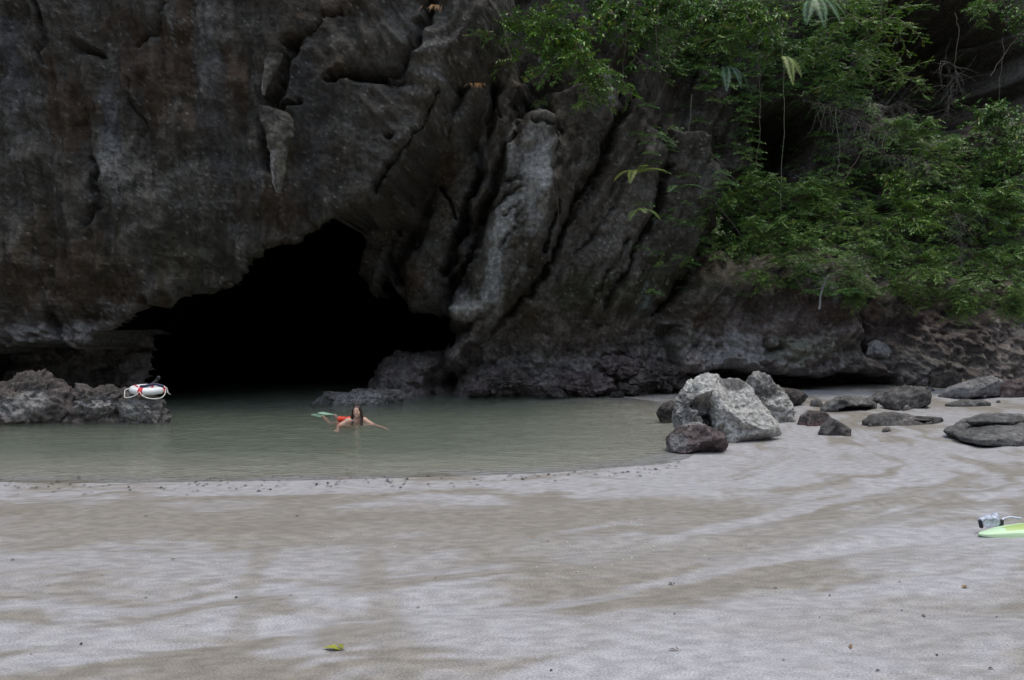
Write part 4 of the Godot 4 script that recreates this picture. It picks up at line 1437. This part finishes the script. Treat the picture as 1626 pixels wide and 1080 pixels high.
func painted(r: float, g: float, b: float, rough := 0.5, spec := 0.5) -> StandardMaterial3D:
	var m := StandardMaterial3D.new()
	m.albedo_color = lin(r, g, b)
	m.roughness = rough
	m.metallic_specular = spec
	return m

func body_of(f: Callable, lo: Vector3, hi: Vector3, cell: float, m: Material) -> ArrayMesh:
	var r := net(f, lo, hi, cell, PackedVector3Array(), PackedInt32Array())
	return made(r[0], r[1], m)

func tube_of(pts: Array, radius: float, m: Material, sides := 8, closed := false) -> ArrayMesh:
	var v := PackedVector3Array()
	var ix := PackedInt32Array()
	var n := pts.size()
	for i in n:
		var a: Vector3 = pts[(i + n - 1) % n if closed else maxi(i - 1, 0)]
		var b: Vector3 = pts[(i + 1) % n if closed else mini(i + 1, n - 1)]
		var t := (b - a).normalized()
		var s := t.cross(Vector3(0.13, 0.9, 0.41)).normalized()
		var u := t.cross(s)
		for k in sides:
			var w := TAU * k / sides
			v.append(pts[i] + (s * cos(w) + u * sin(w)) * radius)
	for i in (n if closed else n - 1):
		for k in sides:
			var p := i * sides + k
			var q := i * sides + (k + 1) % sides
			var p2 := ((i + 1) % n) * sides + k
			var q2 := ((i + 1) % n) * sides + (k + 1) % sides
			ix.append_array([p, p2, q, q, p2, q2])
	return made(v, ix, m)

func arc_ring(big: float, small: float, from: float, to: float, m: Material, steps := 48) -> ArrayMesh:
	# part of a torus lying flat
	var v := PackedVector3Array()
	var ix := PackedInt32Array()
	var sides := 20
	for i in steps + 1:
		var a := lerpf(from, to, float(i) / steps)
		var d := Vector3(cos(a), 0, sin(a))
		for k in sides:
			var w := TAU * k / sides
			v.append(d * (big + small * cos(w)) + Vector3(0, small * sin(w), 0))
	for i in steps:
		for k in sides:
			var p := i * sides + k
			var q := i * sides + (k + 1) % sides
			ix.append_array([p, q, p + sides, q, q + sides, p + sides])
	return made(v, ix, m)

func build_stalactites(cliff: Node3D) -> void:
	# outline of a hanging pendant: [y from top 0..1, half width, centre x]
	for s in [[[[410, 166, 460, 180], [412, 185, 466, 200], [418, 205, 462, 215], [424, 225, 455, 226], [428, 245, 452, 246], [429, 268, 450, 268], [431, 290, 446, 290], [436, 304, 441, 305]], 15.9, 0.22, "pale tapering stalactite in the crack of the big block"], [[[424, 84, 446, 84], [418, 100, 442, 102], [414, 120, 430, 122], [413, 140, 420, 141], [414, 148, 418, 149]], 15.78, 0.12, "short pale stalactite above the tapering one"]]:
		var rows: Array = s[0]
		var d: float = s[1]
		var v := PackedVector3Array()
		var c := PackedColorArray()
		var sides := 28
		var fine := 60
		for j in fine:
			var t := float(j) / (fine - 1) * (rows.size() - 1)
			var k := mini(int(t), rows.size() - 2)
			var f := t - k
			var l := at(lerpf(rows[k][0], rows[k + 1][0], f), lerpf(rows[k][1], rows[k + 1][1], f), d)
			var r := at(lerpf(rows[k][2], rows[k + 1][2], f), lerpf(rows[k][3], rows[k + 1][3], f), d)
			for i in sides:
				var a := TAU * i / sides
				var p := (l + r) * 0.5 + (r - l) * 0.5 * cos(a) + Vector3(0, 0, minf(s[2], (r - l).length() * 0.5) * sin(a) - 0.1)
				var n1: float = nz.fine.get_noise_3dv(p * 1.6)
				var n2: float = nz.ridge.get_noise_3d(p.x * 7.0, p.y * 2.0, p.z * 7.0)
				p += Vector3(cos(a), 0, sin(a)) * (0.05 * n1 + 0.025 * n2) * minf(1.0, (r - l).length() * 3.0)
				v.append(p)
				var tone := Color(0.17, 0.165, 0.14).lerp(Color(0.30, 0.29, 0.25), clampf(0.5 + 1.3 * n1, 0.0, 1.0))
				if t > rows.size() * 0.45 and cos(a) < -0.35 + 0.3 * n1: tone = Color(0.50, 0.49, 0.50)
				c.append(tone.lerp(Color(0.11, 0.105, 0.095), clampf(1.0 - t * 0.6 + 1.2 * n1, 0.0, 0.8)) * (0.95 + 0.5 * n2))
		var o := part("stalactite", made(v, grid_index_round(sides, fine), mats.boulder, c), cliff, s[3])

func grid_index_round(cols: int, rows: int) -> PackedInt32Array:
	var ix := PackedInt32Array()
	for j in rows - 1:
		for i in cols:
			var a := j * cols + i
			var b := j * cols + (i + 1) % cols
			ix.append_array([a, b, a + cols, b, b + cols, a + cols])
	return ix

# ---------------------------------------------------------------- things
func build_person() -> void:
	var foot := ground(567, 671, 0.0)
	var t := thing("person", "swimmer with long dark hair facing the beach, head and shoulders above the water", "person", foot)
	var skin := painted(0.50, 0.31, 0.24, 0.45)
	var hair_m := painted(0.030, 0.016, 0.014, 0.4)
	var back := Vector3(-0.56, 0.0, -0.83)
	var side := Vector3(0.83, 0.0, -0.50)
	var neck := Vector3(-0.03, 0.03, -0.08)
	var chest := neck + back * 0.18 + Vector3(0, -0.08, 0)
	var belly := neck + back * 0.42 + Vector3(0, -0.12, 0)
	var hip := neck + back * 0.62 + Vector3(0, -0.13, 0)
	var sh := [neck + side * 0.17 + Vector3(0, 0.0, 0.03), neck - side * 0.17 + Vector3(0, 0.0, 0.02)]
	var el := [Vector3(0.30, -0.05, -0.02), Vector3(-0.34, -0.06, 0.10)]
	var wr := [Vector3(0.50, -0.085, 0.10), Vector3(-0.30, -0.09, 0.36)]
	var legs := []
	for k in 2:
		var o := side * (0.09 - 0.18 * k)
		legs.append([hip + o, hip + o * 1.3 + back * 0.42 + Vector3(0, -0.02 - 0.04 * k, 0), hip + o * 1.5 + back * 0.82 + Vector3(0, 0.07, 0)])
	var body := func(p: Vector3) -> float:
		var d := capsule(p, neck, chest, 0.085, 0.125)
		d = smin(d, capsule(p, chest - side * 0.07, chest + side * 0.07, 0.11, 0.11), 0.05)
		d = smin(d, capsule(p, chest, belly, 0.12, 0.11), 0.06)
		d = smin(d, capsule(p, belly, hip, 0.11, 0.13), 0.06)
		d = smin(d, capsule(p, sh[0], sh[1], 0.06, 0.06), 0.05)
		for k in 2:
			d = smin(d, capsule(p, sh[k], el[k], 0.052, 0.040), 0.03)
			d = smin(d, capsule(p, el[k], wr[k], 0.040, 0.026), 0.02)
			d = smin(d, capsule(p, legs[k][0], legs[k][1], 0.085, 0.055), 0.03)
			d = smin(d, capsule(p, legs[k][1], legs[k][2], 0.052, 0.035), 0.02)
		d = smin(d, capsule(p, neck, Vector3(0, 0.13, -0.02), 0.055, 0.052), 0.03)
		return d
	var head_c := Vector3(0.0, 0.205, 0.0)
	var tilt := Basis(Vector3.UP, -0.12) * Basis(Vector3.BACK, 0.10)
	var head := func(q: Vector3) -> float:
		var p: Vector3 = tilt.inverse() * (q - head_c)
		var d := ball(p, Vector3(0, 0.03, -0.01), Vector3(0.075, 0.092, 0.092))
		d = smin(d, ball(p, Vector3(0, -0.045, 0.022), Vector3(0.056, 0.068, 0.066)), 0.03)
		d = smin(d, capsule(p, Vector3(0, 0.02, 0.085), Vector3(0, -0.015, 0.104), 0.007, 0.013), 0.012)
		d = smin(d, ball(p, Vector3(0, -0.092, 0.062), Vector3(0.022, 0.018, 0.018)), 0.02)
		for s in [-1.0, 1.0]:
			d = smin(d, ball(p, Vector3(0.036 * s, -0.022, 0.068), Vector3(0.020, 0.016, 0.014)), 0.015)
			d = maxf(d, -ball(p, Vector3(0.030 * s, 0.012, 0.094), Vector3(0.016, 0.008, 0.010)))
			d = smin(d, ball(p, Vector3(0.078 * s, 0.0, -0.005), Vector3(0.010, 0.028, 0.018)), 0.006)
		d = maxf(d, -ball(p, Vector3(0, -0.055, 0.092), Vector3(0.024, 0.006, 0.012)))
		d = smin(d, capsule(q, head_c + Vector3(0, -0.06, -0.03), neck + Vector3(0, 0.04, 0.0), 0.052, 0.055), 0.02)
		return d
	var r := net(body, Vector3(-1.15, -0.40, -1.5), Vector3(0.66, 0.16, 0.46), 0.02, PackedVector3Array(), PackedInt32Array())
	r = net(head, Vector3(-0.11, 0.06, -0.14), Vector3(0.11, 0.34, 0.13), 0.006, r[0], r[1])
	# hands: palm, four fingers and a thumb each
	for k in 2:
		var dir: Vector3 = (wr[k] - el[k]).normalized()
		var across := dir.cross(Vector3.UP).normalized()
		var w: Vector3 = wr[k]
		var hand := func(p: Vector3) -> float:
			var d := capsule(p, w, w + dir * 0.07, 0.024, 0.03)
			d = smin(d, capsule(p, w + dir * 0.05 - across * 0.02, w + dir * 0.05 + across * 0.02, 0.02, 0.02), 0.015)
			for i in 4:
				var base := w + dir * 0.08 + across * (0.033 - 0.022 * i)
				var long: float = [0.062, 0.074, 0.068, 0.052][i]
				var mid := base + dir * long * 0.55
				d = minf(d, capsule(p, base - dir * 0.02, mid, 0.010, 0.009))
				d = minf(d, capsule(p, mid, mid + dir * long * 0.45 - Vector3(0, 0.012, 0), 0.009, 0.008))
			var s := 1.0 if k == 1 else -1.0
			d = smin(d, capsule(p, w + dir * 0.03 + across * 0.022 * s, w + dir * 0.065 + across * 0.06 * s, 0.012, 0.009), 0.008)
			return d
		r = net(hand, w - Vector3(0.2, 0.07, 0.2), w + Vector3(0.2, 0.07, 0.2), 0.007, r[0], r[1])
	var figure := part("body", made(r[0], r[1], skin), t)
	var hair := func(q: Vector3) -> float:
		var p: Vector3 = tilt.inverse() * (q - head_c)
		var d := ball(p, Vector3(0, 0.040, -0.022), Vector3(0.088, 0.100, 0.098))
		d = maxf(d, -ball(p, Vector3(0.006, -0.015, 0.10), Vector3(0.072, 0.108, 0.10)))
		for s in [-1.0, 1.0]:
			d = smin(d, capsule(q, head_c + Vector3(0.075 * s, 0.02, 0.0), head_c + Vector3(0.095 * s, -0.10, 0.0), 0.024, 0.028), 0.02)
			d = smin(d, capsule(q, head_c + Vector3(0.095 * s, -0.10, 0.0), Vector3(0.09 * s, -0.03, 0.03), 0.028, 0.030), 0.02)
		d = smin(d, capsule(q, head_c + Vector3(0, 0.0, -0.08), neck + Vector3(0, 0.0, -0.05), 0.06, 0.07), 0.03)
		return d + 0.004 * sin(q.x * 220.0)
	part("hair", body_of(hair, Vector3(-0.15, -0.08, -0.2), Vector3(0.15, 0.36, 0.12), 0.008, hair_m), t)
	var red := func(q: Vector3) -> float:
		var a := chest - side * 0.10 + Vector3(0, 0.085, 0.02)
		var d := capsule(q, a, a + back * 0.14 - side * 0.10, 0.05, 0.055)
		d = smin(d, capsule(q, chest + Vector3(0, 0.02, 0), belly + Vector3(0, 0.02, 0), 0.128, 0.12), 0.04)
		return d + 0.01 * sin(q.x * 60.0 + q.z * 45.0)
	part("shirt", body_of(red, Vector3(-0.6, -0.3, -0.75), Vector3(0.25, 0.14, 0.1), 0.014, painted(0.62, 0.055, 0.025, 0.6)), t)
	var eye_m := painted(0.03, 0.02, 0.018, 0.25)
	for s in [-1.0, 1.0]:
		var e := SphereMesh.new()
		e.radius = 0.009
		e.height = 0.013
		e.material = eye_m
		var o := part("eye", e, figure)
		o.position = head_c + tilt * Vector3(0.030 * s, 0.012, 0.083)
	var m := SphereMesh.new()
	m.radius = 0.021
	m.height = 0.012
	m.material = painted(0.75, 0.66, 0.62, 0.35)
	var mo := part("teeth", m, figure)
	mo.position = head_c + tilt * Vector3(0.0, -0.054, 0.070)
	for k in 2:
		var f := part("swim_fin", fin_mesh(0.46, 0.17, painted(0.40, 0.62, 0.48, 0.35)), t, "pale green swim fin on the trailing foot")
		f.position = legs[k][2] + Vector3(0, 0.02 - 0.03 * k, 0)
		f.rotation.y = atan2(back.x, back.z) + (0.35 if k == 0 else 0.05)
		f.rotation.x = 0.02

func fin_mesh(length: float, width: float, m: Material) -> ArrayMesh:
	# a blade along +z that widens from the foot and has raised rails
	var v := PackedVector3Array()
	var rows := 24
	var cols := 15
	for side in [1.0, -1.0]:
		for j in rows:
			var t := float(j) / (rows - 1)
			var w := lerpf(width * 0.45, width, smoothstep(0.0, 0.7, t)) * 0.5
			if t > 0.93: w *= 1.0 - (t - 0.93) * 2.2
			for i in cols:
				var u := float(i) / (cols - 1) * 2.0 - 1.0
				var rail := exp(-pow((absf(u) - 0.92) / 0.07, 2.0)) * lerpf(0.016, 0.006, t)
				var rib := exp(-pow(absf(u) / 0.12, 2.0)) * 0.004
				var h: float = (0.004 + rail + rib) * side
				if absf(u) > 0.99: h = 0.0
				v.append(Vector3(u * w, h + 0.03 * t * t, t * length))
	var ix := grid_index(cols, rows, true)
	var n := cols * rows
	for q in grid_index(cols, rows, false): ix.append(q + n)
	return made(v, ix, m)

func build_lifebuoy() -> void:
	var c := at(234.5, 618.5, 15.42)
	var t := thing("lifebuoy", "white lifebuoy with red bands and a looped rope on the pool rock", "lifebuoy", c)
	t.rotation = Vector3(0.075, 0.35, -0.02)
	var white := painted(0.78, 0.79, 0.80, 0.45)
	var red := painted(0.60, 0.025, 0.04, 0.5)
	var rope_m := painted(0.72, 0.70, 0.66, 0.8)
	var ring := part("ring", arc_ring(0.265, 0.070, 0.0, TAU, white, 72), t)
	for k in 4:
		var a := PI * 0.5 * k + 0.35
		part("band", arc_ring(0.265, 0.0735, a - 0.14, a + 0.14, red, 10), ring)
	var rope := []
	for k in 4:
		var a0 := PI * 0.5 * k + 0.35
		for i in 14:
			var u := i / 14.0
			var a := a0 + u * PI * 0.5
			var out := 0.345 + 0.075 * sin(PI * u)
			var fall := -0.135 * pow(sin(PI * u), 0.6) if cos(a - PI * 0.5 + t.rotation.y) > -0.2 else -0.02 * sin(PI * u)
			rope.append(Vector3(cos(a) * out, 0.01 + fall, sin(a) * out))
	part("rope", tube_of(rope, 0.0085, rope_m, 6, true), t)
	# dark gear lying on the ring
	var g := thing("snorkel_gear", "dark navy strap and black tube lying across the lifebuoy", "snorkel", c + Vector3(0.10, 0.07, 0.0))
	var navy := painted(0.012, 0.018, 0.06, 0.5)
	var black := painted(0.012, 0.012, 0.013, 0.4)
	part("strap", tube_of([Vector3(-0.16, 0.0, 0.16), Vector3(-0.06, 0.01, 0.20), Vector3(0.02, 0.03, 0.14), Vector3(0.06, 0.035, 0.04), Vector3(0.15, 0.02, 0.06), Vector3(0.22, -0.01, 0.02)], 0.028, navy, 8), g)
	part("tube", tube_of([Vector3(-0.02, 0.02, 0.10), Vector3(0.03, 0.05, 0.05), Vector3(0.08, 0.10, 0.02), Vector3(0.105, 0.15, 0.0), Vector3(0.115, 0.165, 0.0)], 0.032, black, 10), g)
	var m := SphereMesh.new()
	m.radius = 0.045
	m.height = 0.07
	m.material = black
	var o := part("mouthpiece", m, g)
	o.position = Vector3(0.115, 0.165, 0.0)

func build_fins() -> void:
	var p := ground(1552, 853)
	var q := ground(1626, 862)
	var t := thing("swim_fin", "pale green swim fin lying on the sand, cut by the right edge", "swim fin", p + Vector3(0.30, 0.02, -0.02))
	t.rotation = Vector3(0.10, 0.10, 0.0)
	t.scale = Vector3(1.0, 1.55, 1.35)
	# a shell seen almost edge on: pointed tip to the left, thicker to the right
	var v := PackedVector3Array()
	var c := PackedColorArray()
	var rows := 40
	var cols := 25
	for side in [1.0, -1.0]:
		for j in rows:
			var s := float(j) / (rows - 1)
			var x := lerpf(-0.30, 0.42, s)
			var w := 0.105 * pow(clampf(s * 1.5, 0.0, 1.0), 0.55)
			for i in cols:
				var u := float(i) / (cols - 1) * 2.0 - 1.0
				var crown := 0.052 * pow(clampf(s * 1.7, 0.0, 1.0), 0.8) * (1.0 - u * u)
				var rail := 0.012 * exp(-pow((absf(u) - 0.8) / 0.10, 2.0)) * clampf(s * 3.0, 0.0, 1.0)
				var dip := -0.010 * exp(-pow(absf(u) / 0.35, 2.0)) * smoothstep(0.3, 0.6, s)
				var h := (crown + rail + dip + 0.006) if side > 0.0 else -0.008
				if absf(u) > 0.99: h = -0.001
				v.append(Vector3(x, h, u * w + 0.02 * s))
				var tone := Color(0.46, 0.62, 0.40)
				if absf(u) < 0.45 and s > 0.3: tone = Color(0.36, 0.47, 0.15)
				if side < 0.0: tone = Color(0.12, 0.22, 0.14)
				c.append(tone)
	var m := painted(1, 1, 1, 0.35)
	m.vertex_color_use_as_albedo = true
	var ix := grid_index(cols, rows, false)
	var n := cols * rows
	for k in grid_index(cols, rows, true): ix.append(k + n)
	part("blade", made(v, ix, m, c), t)
	var black := painted(0.015, 0.017, 0.02, 0.5)
	part("foot_pocket", body_of(func(a: Vector3) -> float: return smin(capsule(a, Vector3(0.25, 0.045, 0.0), Vector3(0.5, 0.06, 0.02), 0.045, 0.06), capsule(a, Vector3(0.24, 0.0, 0.09), Vector3(0.5, 0.0, 0.11), 0.018, 0.03), 0.02), Vector3(0.12, -0.05, -0.12), Vector3(0.62, 0.15, 0.17), 0.012, black), t)
	# the mask on top of it
	var mp := p + Vector3(0.17, 0.085, -0.12)
	var g := thing("diving_mask", "clear diving mask with black clips resting behind the swim fin", "diving mask", mp)
	var clear := painted(0.55, 0.60, 0.72, 0.24)
	clear.transparency = BaseMaterial3D.TRANSPARENCY_ALPHA
	clear.albedo_color.a = 0.55
	var skirt := part("skirt", body_of(func(a: Vector3) -> float:
		var d := ball(a, Vector3(0, 0.015, 0), Vector3(0.088, 0.052, 0.05))
		d = smin(d, ball(a, Vector3(0.055, 0.05, -0.01), Vector3(0.03, 0.03, 0.03)), 0.02)
		d = maxf(d, -ball(a, Vector3(0, 0.005, 0.04), Vector3(0.072, 0.036, 0.05)))
		return d + 0.004 * sin(a.x * 90.0), Vector3(-0.1, -0.05, -0.07), Vector3(0.1, 0.1, 0.07), 0.006, clear), g)
	var glass := painted(0.8, 0.86, 0.9, 0.02)
	glass.transparency = BaseMaterial3D.TRANSPARENCY_ALPHA
	glass.albedo_color.a = 0.12
	for s in [-1.0, 1.0]:
		var e := SphereMesh.new()
		e.radius = 0.034
		e.height = 0.05
		e.material = glass
		var o := part("lens", e, skirt)
		o.position = Vector3(0.037 * s, 0.008, 0.036)
		o.scale = Vector3(1.0, 1.0, 0.12)
		part("clip", body_of(func(a: Vector3) -> float: return capsule(a, Vector3(0.082 * s, -0.022, 0.025), Vector3(0.090 * s, 0.022, 0.02), 0.017, 0.014), Vector3(0.085 * s - 0.04, -0.06, -0.02), Vector3(0.085 * s + 0.04, 0.06, 0.06), 0.006, black), skirt)
	part("strap", tube_of([Vector3(0.09, 0.0, 0.0), Vector3(0.15, 0.02, -0.06), Vector3(0.22, 0.03, -0.08), Vector3(0.30, 0.02, -0.06)], 0.009, painted(0.55, 0.58, 0.68, 0.5), 6), g)

func build_litter() -> void:
	var rng := RandomNumberGenerator.new()
	rng.seed = 5
	var leaves := [[542, 1034, 0.11, Color(0.30, 0.30, 0.04), "green and yellow leaf on the sand, nearest the camera"], [1529, 935, 0.065, Color(0.24, 0.15, 0.04), "brown leaf on the sand below the swim fin"], [1350, 1026, 0.05, Color(0.28, 0.16, 0.07), "small reddish brown leaf near the bottom edge"], [842, 855, 0.05, Color(0.42, 0.22, 0.06), "orange leaf in the middle of the sand"], [270, 890, 0.04, Color(0.10, 0.09, 0.07), "dark scrap of leaf on the left of the sand"], [1067, 930, 0.05, Color(0.06, 0.055, 0.05), "dark twig leaf right of the middle of the sand"], [229, 821, 0.04, Color(0.05, 0.045, 0.04), "dark scrap of leaf on the tan sand at the left"], [468, 820, 0.05, Color(0.05, 0.045, 0.04), "dark scrap of leaf on the tan sand left of the middle"], [1074, 1034, 0.04, Color(0.12, 0.09, 0.06), "thin brown scrap near the bottom, right of the middle"]]
	for s in leaves:
		var l := Leafage.new()
		var a := rng.randf() * TAU
		l.leaf(Vector3.ZERO, Vector3(cos(a), 0.12, sin(a) * 0.6).normalized(), Vector3.UP, s[2], s[2] * 0.42, s[3], 0.1)
		l.leaf(Vector3(0.01, 0.004, 0.0), Vector3(cos(a + 0.5), 0.25, sin(a + 0.5)).normalized(), Vector3.UP, s[2] * 0.6, s[2] * 0.3, s[3] * 0.7, 0.1)
		var o := part("fallen_leaf", l.mesh(mats.leaf))
		o.position = ground(s[0], s[1]) + Vector3(0, 0.004, 0)
		tag(o, s[4], "leaf", "fallen leaves on the sand")
	# dark specks of leaf and bark along the waterline: nobody could count them
	var l := Leafage.new()
	for k in 330:
		var px := rng.randf_range(-20, 1100)
		var on := 768.0 - 10.0 * clampf((px - 500) / 400.0, 0.0, 1.0) - 16.0 * clampf((px - 900) / 200.0, 0.0, 1.0) + rng.randfn() * 7.0
		if k % 5 == 0: on = rng.randf_range(700, 1080)
		var p := ground(px if k % 5 else rng.randf_range(0, 1626), on)
		p.y = maxf(p.y, 0.004) + 0.003
		var a := rng.randf() * TAU
		var size := rng.randf_range(0.02, 0.08) * (1.0 if k % 5 else 0.45)
		l.leaf(p, Vector3(cos(a), 0.15, sin(a)).normalized(), Vector3.UP, size, size * rng.randf_range(0.25, 0.6), Color(0.04, 0.036, 0.03) * rng.randf_range(0.5, 1.5), 0.1)
	for k in 110:
		var at_: Array = [[1010, 828, 40, 5], [970, 882, 60, 10], [880, 905, 60, 12], [560, 862, 60, 14], [300, 890, 60, 20], [880, 850, 120, 30]][k % 6]
		var p := ground(at_[0] + rng.randfn() * at_[2], at_[1] + rng.randfn() * at_[3])
		var a := rng.randf() * TAU
		var size := rng.randf_range(0.008, 0.028)
		l.leaf(p + Vector3(0, 0.003, 0), Vector3(cos(a), 0.2, sin(a)).normalized(), Vector3.UP, size, size * 0.5, Color(0.62, 0.60, 0.56), 0.1)
	var o := part("tide_litter", l.mesh(mats.leaf))
	tag(o, "dark and pale specks of leaf, bark and shell strewn over the wet sand", "litter", "", "stuff")

func build_things() -> void:
	build_person()
	build_lifebuoy()
	build_fins()
	build_litter()
	print("things ", Time.get_ticks_msec())
